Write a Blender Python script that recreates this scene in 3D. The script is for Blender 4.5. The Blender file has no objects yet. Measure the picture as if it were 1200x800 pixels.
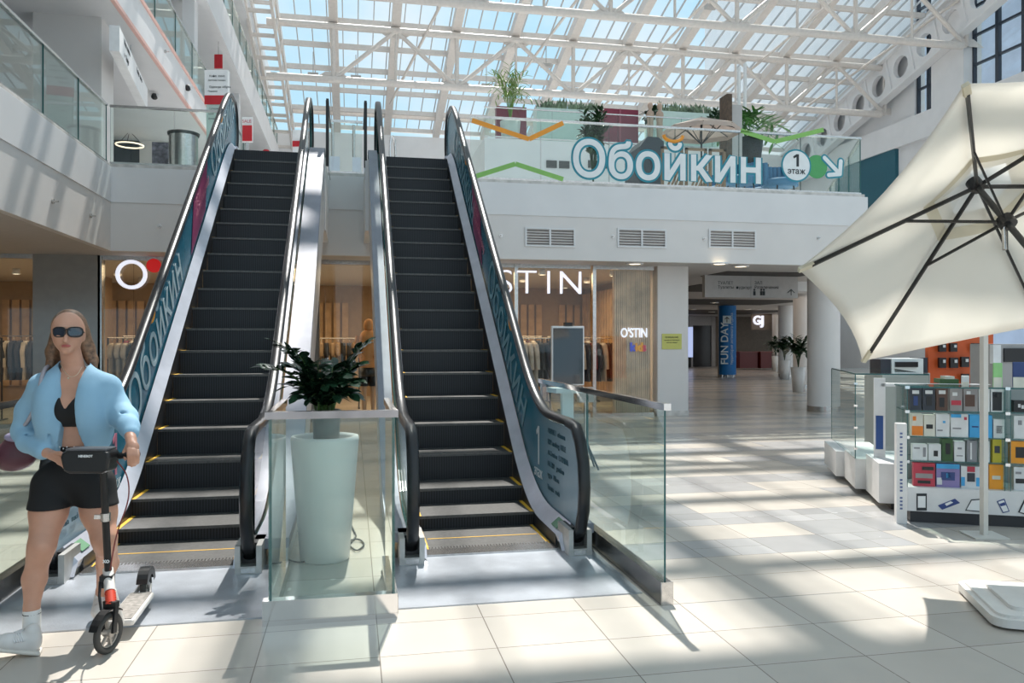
import bpy, math, random
import numpy as np
from mathutils import Vector, Matrix
random.seed(7)
S = bpy.context.scene
COL = S.collection
PI = math.pi

# ------------------------------------------------------------------ camera
FPX, HC, VX = 930.0, 1.53, 413.0
TH = math.atan((600 - VX) / FPX)
SN, CS = math.sin(TH), math.cos(TH)
cd = bpy.data.cameras.new('camera'); cam = bpy.data.objects.new('camera', cd); COL.objects.link(cam)
cd.sensor_width = 36; cd.lens = 36 * FPX / 1200; cd.clip_end = 400; cd.clip_start = .05
cam.location = (0, 0, HC); cam.rotation_euler = (PI / 2, 0, -TH)
S.camera = cam
S.view_settings.view_transform = 'Standard'; S.view_settings.look = 'None'
S.view_settings.gamma = 1; S.view_settings.use_curve_mapping = False
S.view_settings.exposure = 0.0
try:
    S.cycles.transparent_max_bounces = 24
except Exception: pass

# ------------------------------------------------------------------ sky and sun
SKY_STRENGTH = 1.05
SUN_STRENGTH = 7.5
SUN_ELEV = math.radians(60); SUN_AZ = math.radians(10.8)
w = bpy.data.worlds.new('World'); S.world = w; w.use_nodes = True
nt = w.node_tree; nt.nodes.clear()
out = nt.nodes.new('ShaderNodeOutputWorld'); bg = nt.nodes.new('ShaderNodeBackground')
tc = nt.nodes.new('ShaderNodeTexCoord'); nz = nt.nodes.new('ShaderNodeTexNoise'); cr = nt.nodes.new('ShaderNodeValToRGB')
nz.inputs['Scale'].default_value = 3.0; nz.inputs['Detail'].default_value = 6
cr.color_ramp.elements[0].position = .42; cr.color_ramp.elements[0].color = (.52, .80, .97, 1)
cr.color_ramp.elements[1].position = .62; cr.color_ramp.elements[1].color = (.84, .92, .98, 1)
nt.links.new(tc.outputs['Generated'], nz.inputs['Vector']); nt.links.new(nz.outputs['Fac'], cr.inputs['Fac'])
nt.links.new(cr.outputs['Color'], bg.inputs['Color']); bg.inputs['Strength'].default_value = SKY_STRENGTH
nt.links.new(bg.outputs['Background'], out.inputs['Surface'])
sd = bpy.data.lights.new('sun', 'SUN'); sd.energy = SUN_STRENGTH; sd.color = (1, .95, .88); sd.angle = math.radians(.6)
sun = bpy.data.objects.new('sun', sd); COL.objects.link(sun); sun.location = (5, 20, 40)
tosun = Vector((math.sin(SUN_AZ) * math.cos(SUN_ELEV), math.cos(SUN_AZ) * math.cos(SUN_ELEV), math.sin(SUN_ELEV)))
sun.rotation_euler = tosun.to_track_quat('Z', 'Y').to_euler()
def area(name, loc, sx, sy, energy, color, rot=(0, 0, 0)):
    l = bpy.data.lights.new(name, 'AREA'); l.shape = 'RECTANGLE'; l.size = sx; l.size_y = sy; l.energy = energy; l.color = color
    o = bpy.data.objects.new(name, l); COL.objects.link(o); o.location = loc; o.rotation_euler = rot
    return o
WARM = (1, .72, .42)
# the ceiling lamps of the clothes shop and of the passage
for x, e in ((-10.5, 130), (-4.5, 105), (0, 105), (4, 150)):
    area('shop_light', (x, 18.3, 3.0), 4, 3.5, e, WARM)
area('passage_light', (13, 24, 3.0), 6, 8, 60, (1, .85, .7)); area('passage_light', (19, 38, 3.0), 8, 10, 90, (1, .85, .7))

# ------------------------------------------------------------------ materials
MATS = {}
def mat(name, col, rough=.5, metal=0.0, var=0.0, vscale=8.0, bump=0.0, bscale=60.0, spec=.5, emit=0, sub=0):
    if name in MATS: return MATS[name]
    m = bpy.data.materials.new(name); m.use_nodes = True; n = m.node_tree; b = n.nodes['Principled BSDF']
    b.inputs['Base Color'].default_value = (*col, 1); b.inputs['Roughness'].default_value = rough
    b.inputs['Metallic'].default_value = metal; b.inputs['Specular IOR Level'].default_value = spec
    if emit:
        b.inputs['Emission Color'].default_value = (*col, 1); b.inputs['Emission Strength'].default_value = emit
    if sub:
        b.inputs['Subsurface Weight'].default_value = sub; b.inputs['Subsurface Radius'].default_value = (.02, .008, .004)
    t = n.nodes.new('ShaderNodeTexCoord')
    if var or not emit:
        v = var or .04
        z = n.nodes.new('ShaderNodeTexNoise'); z.inputs['Scale'].default_value = vscale; z.inputs['Detail'].default_value = 4
        r = n.nodes.new('ShaderNodeValToRGB')
        r.color_ramp.elements[0].position = .3; r.color_ramp.elements[0].color = (*[max(0, c * (1 - v)) for c in col], 1)
        r.color_ramp.elements[1].position = .7; r.color_ramp.elements[1].color = (*[min(1, c * (1 + v)) for c in col], 1)
        n.links.new(t.outputs['Object'], z.inputs['Vector']); n.links.new(z.outputs['Fac'], r.inputs['Fac'])
        n.links.new(r.outputs['Color'], b.inputs['Base Color'])
    if bump:
        z2 = n.nodes.new('ShaderNodeTexNoise'); z2.inputs['Scale'].default_value = bscale; z2.inputs['Detail'].default_value = 3
        bp = n.nodes.new('ShaderNodeBump'); bp.inputs['Strength'].default_value = bump; bp.inputs['Distance'].default_value = .01
        n.links.new(t.outputs['Object'], z2.inputs['Vector']); n.links.new(z2.outputs['Fac'], bp.inputs['Height'])
        n.links.new(bp.outputs['Normal'], b.inputs['Normal'])
    MATS[name] = m; return m

def glass(name, tint, refl=1.0, rough=0.0, haze=0.0, hazecol=(.8, .9, .88)):
    if name in MATS: return MATS[name]
    m = bpy.data.materials.new(name); m.use_nodes = True; n = m.node_tree; n.nodes.clear()
    o = n.nodes.new('ShaderNodeOutputMaterial'); tr = n.nodes.new('ShaderNodeBsdfTransparent'); gl = n.nodes.new('ShaderNodeBsdfGlossy')
    fr = n.nodes.new('ShaderNodeFresnel'); mu = n.nodes.new('ShaderNodeMath'); mx = n.nodes.new('ShaderNodeMixShader')
    tr.inputs['Color'].default_value = (*tint, 1); gl.inputs['Roughness'].default_value = rough; gl.inputs['Color'].default_value = (1, 1, 1, 1)
    fr.inputs['IOR'].default_value = 1.5; mu.operation = 'MULTIPLY'; mu.inputs[1].default_value = refl
    geo = n.nodes.new('ShaderNodeNewGeometry'); mi = n.nodes.new('ShaderNodeMath'); mi.operation = 'SUBTRACT'; mi.inputs[0].default_value = 1
    mm = n.nodes.new('ShaderNodeMath'); mm.operation = 'MULTIPLY'
    n.links.new(geo.outputs['Backfacing'], mi.inputs[1])
    n.links.new(fr.outputs['Fac'], mu.inputs[0]); n.links.new(mu.outputs[0], mm.inputs[0]); n.links.new(mi.outputs[0], mm.inputs[1])
    n.links.new(mm.outputs[0], mx.inputs['Fac'])
    src = tr
    if haze:
        df = n.nodes.new('ShaderNodeBsdfDiffuse'); df.inputs['Color'].default_value = (*hazecol, 1)
        m2 = n.nodes.new('ShaderNodeMixShader'); m2.inputs['Fac'].default_value = haze
        n.links.new(tr.outputs[0], m2.inputs[1]); n.links.new(df.outputs[0], m2.inputs[2]); src = m2
    n.links.new(src.outputs[0], mx.inputs[1]); n.links.new(gl.outputs[0], mx.inputs[2])
    n.links.new(mx.outputs[0], o.inputs['Surface']); MATS[name] = m; return m

WHITE = mat('white_paint', (.74, .735, .74), .55, var=.03, vscale=1.5)
WHITE2 = mat('warm_white_paint', (.72, .69, .67), .55, var=.03, vscale=1.5)
ROOFW = mat('roof_steel_white', (.66, .61, .57), .45, var=.05)
CEIL = mat('ceiling_paint', (.55, .52, .5), .6, var=.04)
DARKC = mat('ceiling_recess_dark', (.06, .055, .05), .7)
GREYP = mat('grey_panel', (.42, .41, .40), .5, var=.04)
STEEL = mat('brushed_steel', (.58, .56, .54), .24, 1.0, var=.12, vscale=30)
RAILM = mat('rail_bronze_steel', (.40, .36, .36), .2, .9, var=.2, vscale=6)
CHROME = mat('polished_steel', (.78, .76, .75), .12, 1.0, var=.05)
DECK = mat('satin_deck_steel', (.55, .56, .63), .42, .55, var=.08, vscale=5)
ODECK = mat('outer_deck_steel', (.27, .275, .32), .5, .25, var=.08, vscale=5)
BLACKR = mat('black_rubber', (.01, .01, .012), .3, var=.1)
BLACK = mat('black_plastic', (.012, .012, .013), .4, var=.1)
DKSTEEL = mat('dark_skirt_steel', (.05, .05, .055), .4, .6)
GL = glass('clear_glass', (.93, .975, .96), 1.0)
GLG = glass('greenish_glass', (.90, .965, .945), 1.2, haze=.035)
GLR = glass('roof_glass', (.98, .99, .995), .18)
GLS = glass('shop_glass', (.93, .95, .94), 1.2)
GEDGE = mat('glass_edge', (.03, .12, .12), .15)
SIGNW = mat('sign_white', (.86, .86, .86), .5)
LITW = mat('lit_sign_white', (.86, .88, 1.0), .5, emit=.8)
RED = mat('sign_red', (.55, .02, .03), .5)
TEAL = mat('teal_print', (.012, .16, .24), .35, var=.05)
TEALD = mat('teal_dark', (.01, .10, .14), .5)
MAROON = mat('maroon_panel', (.22, .02, .05), .5)
WOOD = mat('oak_slats', (.55, .36, .2), .55, var=.2, vscale=3)
LAMP = mat('lamp_warm', (1, .85, .6), .5, emit=3.0)
GREEN = mat('leaf_dark', (.018, .05, .02), .35, var=.4, vscale=20)
GREENL = mat('leaf_light', (.16, .28, .05), .45, var=.3, vscale=20)
SOIL = mat('soil', (.03, .02, .015), .9, bump=.5)
ORANGEC = mat('orange_print', (.85, .33, .03), .5)
GREENC = mat('green_print', (.24, .5, .12), .5)

def floor_mat():
    m = bpy.data.materials.new('porcelain_tiles'); m.use_nodes = True; n = m.node_tree; b = n.nodes['Principled BSDF']
    L = n.links.new
    def N(t, **k):
        x = n.nodes.new(t)
        for a, v in k.items(): setattr(x, a, v)
        return x
    def M(op, a, bb=None):
        x = N('ShaderNodeMath', operation=op)
        for i, v in enumerate((a, bb)):
            if v is None: continue
            if isinstance(v, (int, float)): x.inputs[i].default_value = v
            else: L(v, x.inputs[i])
        return x.outputs[0]
    tc = N('ShaderNodeTexCoord'); sp = N('ShaderNodeSeparateXYZ'); L(tc.outputs['Object'], sp.inputs[0])
    X, Y = sp.outputs[0], sp.outputs[1]
    # large slabs .58 x .45, some rows quartered into mosaic
    u = M('DIVIDE', M('ADD', X, 20 * .58 - .71), .58); v = M('DIVIDE', M('ADD', Y, 40 * .45 - 3.45), .45)
    iu, iv = M('FLOOR', u), M('FLOOR', v)
    def wn(a, bb, seed):
        cx = N('ShaderNodeCombineXYZ'); L(a, cx.inputs[0]); L(bb, cx.inputs[1]); cx.inputs[2].default_value = seed
        q = N('ShaderNodeTexWhiteNoise', noise_dimensions='3D'); L(cx.outputs[0], q.inputs['Vector']); return q.outputs['Value']
    r1 = wn(iu, iv, 1.3); iu4 = M('FLOOR', M('DIVIDE', M('ADD', iu, M('MULTIPLY', iv, .7)), 4))
    ivb = M('FLOOR', M('DIVIDE', iv, 1)); r2 = wn(iu4, ivb, 4.7)
    right = M('MULTIPLY', M('GREATER_THAN', X, 1.8), M('GREATER_THAN', Y, 4.34))
    mosaic = M('MULTIPLY', M('MULTIPLY', M('GREATER_THAN', r1, .80), M('GREATER_THAN', r2, .55)), right)
    grey = M('MULTIPLY', M('GREATER_THAN', r2, .66), right)
    def joint(w, width, scale):
        fr = M('FRACT', w); d = M('MINIMUM', fr, M('SUBTRACT', 1, fr)); return M('LESS_THAN', M('MULTIPLY', d, scale), width)
    j1 = M('MAXIMUM', joint(u, .0028, .58), joint(v, .0028, .45))
    j2 = M('MAXIMUM', joint(M('MULTIPLY', u, 2), .0022, .29), joint(M('MULTIPLY', v, 2), .0022, .225))
    j = M('MAXIMUM', j1, M('MULTIPLY', j2, mosaic))
    r3 = wn(M('FLOOR', M('MULTIPLY', u, 2)), M('FLOOR', M('MULTIPLY', v, 2)), 9.1)
    tone = M('ADD', M('MULTIPLY', r1, .12), M('MULTIPLY', M('MULTIPLY', mosaic, M('SUBTRACT', r3, .5)), .35))
    nz = N('ShaderNodeTexNoise'); nz.inputs['Scale'].default_value = 2.2; nz.inputs['Detail'].default_value = 7; L(tc.outputs['Object'], nz.inputs['Vector'])
    base = N('ShaderNodeMix', data_type='RGBA'); base.inputs[6].default_value = (.49, .45, .405, 1); base.inputs[7].default_value = (.59, .54, .48, 1)
    L(nz.outputs['Fac'], base.inputs[0])
    gm = N('ShaderNodeMix', data_type='RGBA'); gm.inputs[7].default_value = (.33, .335, .345, 1); L(base.outputs[2], gm.inputs[6]); L(M('MULTIPLY', grey, .8), gm.inputs[0])
    hv = N('ShaderNodeHueSaturation'); L(gm.outputs[2], hv.inputs['Color']); L(M('ADD', tone, .92), hv.inputs['Value'])
    jm = N('ShaderNodeMix', data_type='RGBA'); jm.inputs[7].default_value = (.16, .13, .11, 1); L(hv.outputs[0], jm.inputs[6]); L(M('MULTIPLY', j, .85), jm.inputs[0])
    L(jm.outputs[2], b.inputs['Base Color'])
    rn = N('ShaderNodeTexNoise'); rn.inputs['Scale'].default_value = 6; L(tc.outputs['Object'], rn.inputs['Vector'])
    L(M('ADD', M('MULTIPLY', rn.outputs['Fac'], .15), .16), b.inputs['Roughness'])
    b.inputs['Specular IOR Level'].default_value = .5
    return m
FLOOR = floor_mat()

# ------------------------------------------------------------------ helpers
ORG = {}
def tag(o, label=None, cat=None, group=None, kind=None):
    if label: o['label'] = label
    if cat: o['category'] = cat
    if group: o['group'] = group
    if kind: o['kind'] = kind
    return o
def empty(name, loc, label=None, cat=None, group=None, kind=None, parent=None):
    o = bpy.data.objects.new(name, None); COL.objects.link(o); loc = Vector(loc)
    if parent: o.parent = parent; o.location = loc - ORG[parent.name]
    else: o.location = loc
    o.empty_display_size = .1
    ORG[o.name] = loc; return tag(o, label, cat, group, kind)
def fl(px, py, Z=0.0):
    d = FPX * (Z - HC) / (400 - py); l = (px - 600) / FPX * d
    return Vector((d * SN + l * CS, d * CS - l * SN, Z))
def atY(px, py, Y):
    k = (px - 600) / FPX; d = Y / (CS - k * SN); l = k * d
    return Vector((d * SN + l * CS, Y, HC + (400 - py) * d / FPX))
def PD(px, py, d):
    l = (px - 600) / FPX * d
    return Vector((d * SN + l * CS, d * CS - l * SN, HC + (400 - py) * d / FPX))

class MB:
    def __init__(s): s.v = []; s.f = []; s.m = []; s.sm = []
    def add(s, vs, fs, m=0, sm=False):
        o = len(s.v); s.v += [tuple(x) for x in vs]
        for f in fs: s.f.append(tuple(i + o for i in f)); s.m.append(m); s.sm.append(sm)
        return s
    def box(s, x0, y0, z0, x1, y1, z1, m=0, sides=None):
        x0, x1 = min(x0, x1), max(x0, x1); y0, y1 = min(y0, y1), max(y0, y1); z0, z1 = min(z0, z1), max(z0, z1)
        vs = [(x0, y0, z0), (x1, y0, z0), (x1, y1, z0), (x0, y1, z0), (x0, y0, z1), (x1, y0, z1), (x1, y1, z1), (x0, y1, z1)]
        fs = [(0, 3, 2, 1), (4, 5, 6, 7), (0, 1, 5, 4), (2, 3, 7, 6), (1, 2, 6, 5), (3, 0, 4, 7)]
        if sides is None: return s.add(vs, fs, m)
        # sides: material for narrow faces
        d = (x1 - x0, y1 - y0, z1 - z0); k = d.index(min(d)); big = {0: (4, 5), 1: (2, 3), 2: (0, 1)}[k]
        for i, f in enumerate(fs): s.add(vs, [f], m if i in big else sides)
        return s
    def obox(s, c, ax, ay, az, m=0, sides=None):
        c, ax, ay, az = map(Vector, (c, ax, ay, az))
        vs = [c + ax * i + ay * j + az * k for k in (-1, 1) for i, j in ((-1, -1), (1, -1), (1, 1), (-1, 1))]
        fs = [(0, 3, 2, 1), (4, 5, 6, 7), (0, 1, 5, 4), (2, 3, 7, 6), (1, 2, 6, 5), (3, 0, 4, 7)]
        if sides is None: return s.add(vs, fs, m)
        d = (ax.length, ay.length, az.length); k = d.index(min(d)); big = {0: (4, 5), 1: (2, 3), 2: (0, 1)}[k]
        for i, f in enumerate(fs): s.add(vs, [f], m if i in big else sides)
        return s
    def bar(s, a, b, w, h, up=(0, 0, 1), m=0):
        a, b, up = Vector(a), Vector(b), Vector(up); d = b - a
        if d.length < 1e-6: return s
        t = d.normalized(); r = t.cross(up)
        if r.length < 1e-4: r = t.cross(Vector((1, 0, 0)))
        r.normalize(); u = r.cross(t)
        return s.obox((a + b) / 2, d / 2, r * w / 2, u * h / 2, m)
    def cyl(s, a, b, r0, r1=None, n=16, m=0, caps=True):
        a, b = Vector(a), Vector(b); r1 = r0 if r1 is None else r1
        t = (b - a).normalized(); q = t.orthogonal().normalized(); p = t.cross(q)
        vs = []
        for c, r in ((a, r0), (b, r1)):
            for i in range(n):
                an = 2 * PI * i / n; vs.append(c + (q * math.cos(an) + p * math.sin(an)) * r)
        s.add(vs, [(i, (i + 1) % n, n + (i + 1) % n, n + i) for i in range(n)], m, True)
        if caps: s.add(vs[:n], [tuple(range(n))[::-1]], m); s.add(vs[n:], [tuple(range(n))], m)
        return s
    def tube(s, pts, r, n=8, m=0, caps=True):
        pts = [Vector(p) for p in pts]; N = len(pts); rr = r if isinstance(r, (list, tuple)) else [r] * N
        vs = []; q = None
        for i, p in enumerate(pts):
            t = (pts[min(i + 1, N - 1)] - pts[max(i - 1, 0)]).normalized()
            if q is None: q = t.orthogonal().normalized()
            else:
                q = q - t * q.dot(t); q.normalize()
            p2 = t.cross(q)
            for k in range(n):
                an = 2 * PI * k / n; vs.append(p + (q * math.cos(an) + p2 * math.sin(an)) * rr[i])
        fs = [(i * n + k, i * n + (k + 1) % n, (i + 1) * n + (k + 1) % n, (i + 1) * n + k) for i in range(N - 1) for k in range(n)]
        s.add(vs, fs, m, True)
        if caps: s.add(vs[:n], [tuple(range(n))[::-1]], m); s.add(vs[-n:], [tuple(range(n))], m)
        return s
    def lathe(s, prof, c=(0, 0, 0), n=24, m=0, axis=None):
        c = Vector(c); vs = []
        for r, z in prof:
            for k in range(n):
                an = 2 * PI * k / n
                vs.append(c + Vector((r * math.cos(an), r * math.sin(an), z)))
        fs = [(i * n + k, i * n + (k + 1) % n, (i + 1) * n + (k + 1) % n, (i + 1) * n + k) for i in range(len(prof) - 1) for k in range(n)]
        return s.add(vs, fs, m, True)
    def prism(s, poly, a, b, axis=0, m=0, sides=None):
        # polygon in the two other axes, extruded between a and b on axis
        def mk(p, t):
            if axis == 0: return (t, p[0], p[1])
            if axis == 1: return (p[0], t, p[1])
            return (p[0], p[1], t)
        n = len(poly); vs = [mk(p, a) for p in poly] + [mk(p, b) for p in poly]
        s.add(vs, [tuple(range(n))[::-1], tuple(range(n, 2 * n))], m)
        s.add(vs, [(i, (i + 1) % n, n + (i + 1) % n, n + i) for i in range(n)], m if sides is None else sides)
        return s
    def strip(s, lo, hi, a, b, axis=0, m=0, sides=None):
        # band between two equal-length polylines (2D), extruded a..b
        for i in range(len(lo) - 1):
            q = [lo[i], lo[i + 1], hi[i + 1], hi[i]]
            def mk(p, t): return (t, p[0], p[1]) if axis == 0 else ((p[0], t, p[1]) if axis == 1 else (p[0], p[1], t))
            vs = [mk(p, a) for p in q] + [mk(p, b) for p in q]
            s.add(vs, [(3, 2, 1, 0), (4, 5, 6, 7)], m); e = m if sides is None else sides
            s.add(vs, [(0, 1, 5, 4), (2, 3, 7, 6)], e)
            if i == 0: s.add(vs, [(3, 0, 4, 7)], e)
            if i == len(lo) - 2: s.add(vs, [(1, 2, 6, 5)], e)
        return s
    def ball(s, c, r, n=12, m=0, sc=(1, 1, 1)):
        c = Vector(c); vs = [c + Vector((0, 0, -r * sc[2]))]; R = n // 2
        for i in range(1, R):
            ph = -PI / 2 + PI * i / R
            for k in range(n):
                an = 2 * PI * k / n; vs.append(c + Vector((math.cos(ph) * math.cos(an) * r * sc[0], math.cos(ph) * math.sin(an) * r * sc[1], math.sin(ph) * r * sc[2])))
        vs.append(c + Vector((0, 0, r * sc[2])))
        fs = [(0, 1 + (k + 1) % n, 1 + k) for k in range(n)]
        for i in range(R - 2): fs += [(1 + i * n + k, 1 + i * n + (k + 1) % n, 1 + (i + 1) * n + (k + 1) % n, 1 + (i + 1) * n + k) for k in range(n)]
        L = len(vs) - 1; fs += [(L, L - n + k, L - n + (k + 1) % n) for k in range(n)]
        return s.add(vs, fs, m, True)
    def build(s, name, mats, parent=None, org=None, bevel=0):
        if not isinstance(mats, (list, tuple)): mats = [mats]
        V = np.array(s.v, dtype=float)
        if parent is not None: o0 = ORG[parent.name]
        elif org is not None: o0 = Vector(org)
        else: o0 = Vector(((V[:, 0].min() + V[:, 0].max()) / 2, (V[:, 1].min() + V[:, 1].max()) / 2, V[:, 2].min()))
        V = V - np.array(o0)
        me = bpy.data.meshes.new(name); me.from_pydata([tuple(x) for x in V], [], s.f)
        for mm in mats: me.materials.append(mm)
        for p, mi, sm in zip(me.polygons, s.m, s.sm): p.material_index = min(mi, len(mats) - 1); p.use_smooth = sm
        me.update()
        o = bpy.data.objects.new(name, me); COL.objects.link(o)
        if parent is not None: o.parent = parent
        else: o.location = o0
        ORG[o.name] = Vector(o0)
        if bevel:
            bv = o.modifiers.new('bevel', 'BEVEL'); bv.width = bevel; bv.segments = 2; bv.limit_method = 'ANGLE'
        return o

def copy_tree(o, parent=None, dloc=None, rot=None):
    c = o.copy(); COL.objects.link(c); c.parent = parent
    if dloc is not None: c.location = Vector(dloc)
    if rot is not None: c.rotation_euler = rot
    for ch in list(o.children): copy_tree(ch, c)
    return c

# flat lettering: glyph outlines filled by winding and given a small thickness, placed by an origin and two axes
from mathutils.geometry import tessellate_polygon
def text(body, size, name, m, parent, org, right, up, extrude=.003, offset=0.0, align='LEFT', shear=0, squash=1.0, stroke=0.0):
    cu = bpy.data.curves.new(name, 'FONT'); cu.body = body; cu.size = size; cu.extrude = 0; cu.offset = offset; cu.fill_mode = 'NONE'
    cu.align_x = align; cu.shear = shear; cu.resolution_u = 5 if size > .2 else 2; cu.space_line = .8
    ob = bpy.data.objects.new(name, cu); COL.objects.link(ob)
    dg = bpy.context.evaluated_depsgraph_get(); dg.update()
    me = bpy.data.meshes.new_from_object(ob.evaluated_get(dg)); bpy.data.objects.remove(ob)
    adj = {}
    for e in me.edges:
        a, b = e.vertices; adj.setdefault(a, []).append(b); adj.setdefault(b, []).append(a)
    co = [Vector((v.co.x, v.co.y)) for v in me.vertices]; bpy.data.meshes.remove(me)
    seen = set(); loops = []
    for s0 in sorted(adj):
        if s0 in seen: continue
        lp = [s0]; seen.add(s0); cur = s0; nxt = max(adj[s0])
        if s0 + 1 in adj[s0]: nxt = s0 + 1
        while nxt not in seen:
            lp.append(nxt); seen.add(nxt); c2 = [q for q in adj[nxt] if q not in seen]
            if not c2: break
            cur, nxt = nxt, c2[0]
        if len(lp) > 2: loops.append([co[q] for q in lp])
    def area(l): return .5 * sum(l[k - 1].x * l[k].y - l[k].x * l[k - 1].y for k in range(len(l)))
    def inside(p, l):
        c = False
        for k in range(len(l)):
            a, b = l[k - 1], l[k]
            if (a.y > p.y) != (b.y > p.y) and p.x < (b.x - a.x) * (p.y - a.y) / (b.y - a.y) + a.x: c = not c
        return c
    A = [area(l) for l in loops]; big = max(A, key=abs) if A else 1; sgn = 1 if big > 0 else -1
    if offset:
        for k, l in enumerate(loops):
            nl = []; L_ = len(l)
            for q in range(L_):
                e1, e2 = l[q] - l[q - 1], l[(q + 1) % L_] - l[q]
                if e1.length < 1e-7 or e2.length < 1e-7: nl.append(None); continue
                e1.normalize(); e2.normalize(); n1, n2 = Vector((e1.y, -e1.x)) * sgn, Vector((e2.y, -e2.x)) * sgn
                mm_ = n1 + n2; d_ = max(mm_.length ** 2 / 2, .7); nl.append(l[q] + mm_ * (offset / d_))
            loops[k] = [p for p in nl if p is not None]
    outer = [k for k in range(len(loops)) if A[k] * sgn > 0]; holes = {k: [] for k in outer}
    for k in range(len(loops)):
        if A[k] * sgn <= 0:
            cand = [o_ for o_ in outer if inside(loops[k][0], loops[o_])]
            if cand: holes[min(cand, key=lambda o_: abs(A[o_]))].append(k)
    r, u = Vector(right).normalized(), Vector(up).normalized(); nn = r.cross(u); org = Vector(org); o0 = ORG[parent.name] if parent else org
    V, F = [], []
    def P3(p, z): return tuple(org - o0 + r * p.x * squash + u * p.y + nn * z)
    for ki, k in enumerate(outer):
        grp = [loops[k]] + [loops[h] for h in holes[k]]; tris = tessellate_polygon([[Vector((p.x, p.y, 0)) for p in l] for l in grp])
        flat = [p for l in grp for p in l]; n = len(flat); b0 = len(V)
        ex = extrude + .0004 * (ki % 3); V += [P3(p, ex) for p in flat] + [P3(p, -ex) for p in flat]
        for t3 in tris:
            a, b, c = flat[t3[0]], flat[t3[1]], flat[t3[2]]
            if (b - a).cross(c - a) < 0: t3 = t3[::-1]
            F.append(tuple(b0 + q for q in t3)); F.append(tuple(b0 + n + q for q in t3[::-1]))
        q0 = b0
        for l in grp:
            L_ = len(l)
            for q in range(L_): F.append((q0 + q, q0 + (q + 1) % L_, q0 + n + (q + 1) % L_, q0 + n + q) if A[k] < 0 else (q0 + (q + 1) % L_, q0 + q, q0 + n + q, q0 + n + (q + 1) % L_))
            q0 += L_
    if stroke:
        for lp in [loops[k] for k in outer] + [loops[h] for k in outer for h in holes[k]]:
            L_ = len(lp); b0 = len(V); K = 8
            for q in range(L_):
                tg = (lp[(q + 1) % L_] - lp[q - 1]); tg = tg.normalized() if tg.length > 1e-9 else Vector((1, 0)); nv = Vector((-tg.y, tg.x))
                for c_ in range(K):
                    a_ = 2 * PI * c_ / K; V.append(P3(lp[q] + nv * (stroke * math.cos(a_)), .0025 * math.sin(a_)))
            for q in range(L_):
                for c_ in range(K): F.append((b0 + q * K + c_, b0 + ((q + 1) % L_) * K + c_, b0 + ((q + 1) % L_) * K + (c_ + 1) % K, b0 + q * K + (c_ + 1) % K))
    me = bpy.data.meshes.new(name); me.from_pydata(V, [], F); me.materials.append(m); me.update()
    o = bpy.data.objects.new(name, me); COL.objects.link(o)
    if parent: o.parent = parent
    else: o.location = o0
    ORG[o.name] = Vector(o0); return o

def bez(p0, p1, p2, n=8):
    p0, p1, p2 = Vector(p0), Vector(p1), Vector(p2)
    return [(p0 * (1 - t) ** 2 + p1 * 2 * t * (1 - t) + p2 * t * t) for t in [i / n for i in range(n + 1)]]
def smoothpath(pts, r, n=6):
    pts = [Vector(p) for p in pts]; o = [pts[0]]
    for i in range(1, len(pts) - 1):
        a, b, c = pts[i - 1], pts[i], pts[i + 1]
        ra = min(r, (a - b).length * .48); rc = min(r, (c - b).length * .48)
        o += bez(b + (a - b).normalized() * ra, b, b + (c - b).normalized() * rc, n)
    o.append(pts[-1]); return o

# ================================================================== SETTING
Z2, Z3 = 4.42, 8.3          # upper floors
YF, XL = 14.6, -4.05        # front edge of the upper floor, inner edge of the left gallery
CZ = 3.08                   # underside of the upper floor
DIRC = Vector((math.sin(math.radians(27)), math.cos(math.radians(27)), 0))
def st(o, lab=None): o['kind'] = 'structure'; return o

f_ = MB(); f_.box(-34, -12, -.2, 36, 70, 0); st(f_.build('floor', FLOOR, org=(0, 0, 0)))

def extr(poly, z0, z1, name, m):
    b = MB(); b.prism(poly, z0, z1, 2); return st(b.build(name, m))
def rightedge(Y, off=0): t = (Y - YF) / DIRC.y; return 10.35 + off + DIRC.x * t
# second floor slab: left gallery and the deck over the shops
deck = [(-30, -10), (XL, -10), (XL, YF), (10.35, YF), (rightedge(47), 47), (-30, 47)]
extr(deck, CZ + .02, Z2, 'floor_upper', [WHITE])
# fascia bands, upper one slightly proud
b = MB(); b.box(XL - .02, YF - .03, 3.9, 10.4, YF + .1, 4.5); b.box(XL - .1, -10, 3.9, XL + .03, YF + .05, 4.5)
b.obox(Vector((10.37, YF, 4.2)) + DIRC * 9, DIRC * 9, Vector((.05, 0, 0)), (0, 0, .3)); st(b.build('trim_1', WHITE))
b = MB(); b.box(XL, YF - .015, CZ - .005, 10.375, YF + .12, 3.9); b.box(XL - .1, -10, CZ - .005, XL + .015, YF + .1, 3.9); b.obox(Vector((10.36, YF, 3.49)) + DIRC * 9, DIRC * 9, Vector((.04, 0, 0)), (0, 0, .41)); st(b.build('trim_2', WHITE2))
# stone kerb on the edge
STONE = mat('pale_marble_kerb', (.6, .57, .54), .25, var=.25, vscale=6)
b = MB(); b.box(XL, YF, 4.5, 10.35, YF + .3, 4.56); b.box(XL - .3, -10, 4.5, XL, YF + .1, 4.56); st(b.build('trim_3', STONE))
# ceiling of the ground floor under the slab
b = MB(); b.prism([(-30, -10), (XL - .12, -10), (XL - .12, YF + .12), (10.2, YF + .12), (rightedge(60, -.1), 60), (-30, 60)], CZ, CZ + .02, 2)
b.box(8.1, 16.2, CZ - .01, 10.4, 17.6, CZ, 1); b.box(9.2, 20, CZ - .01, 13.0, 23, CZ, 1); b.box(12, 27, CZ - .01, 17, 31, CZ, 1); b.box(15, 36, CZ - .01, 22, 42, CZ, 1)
b.box(10.0, 18.6, CZ - .25, 12, 19.4, CZ, 2)
st(b.build('ceiling_lower', [CEIL, DARKC, WHITE]))
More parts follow.
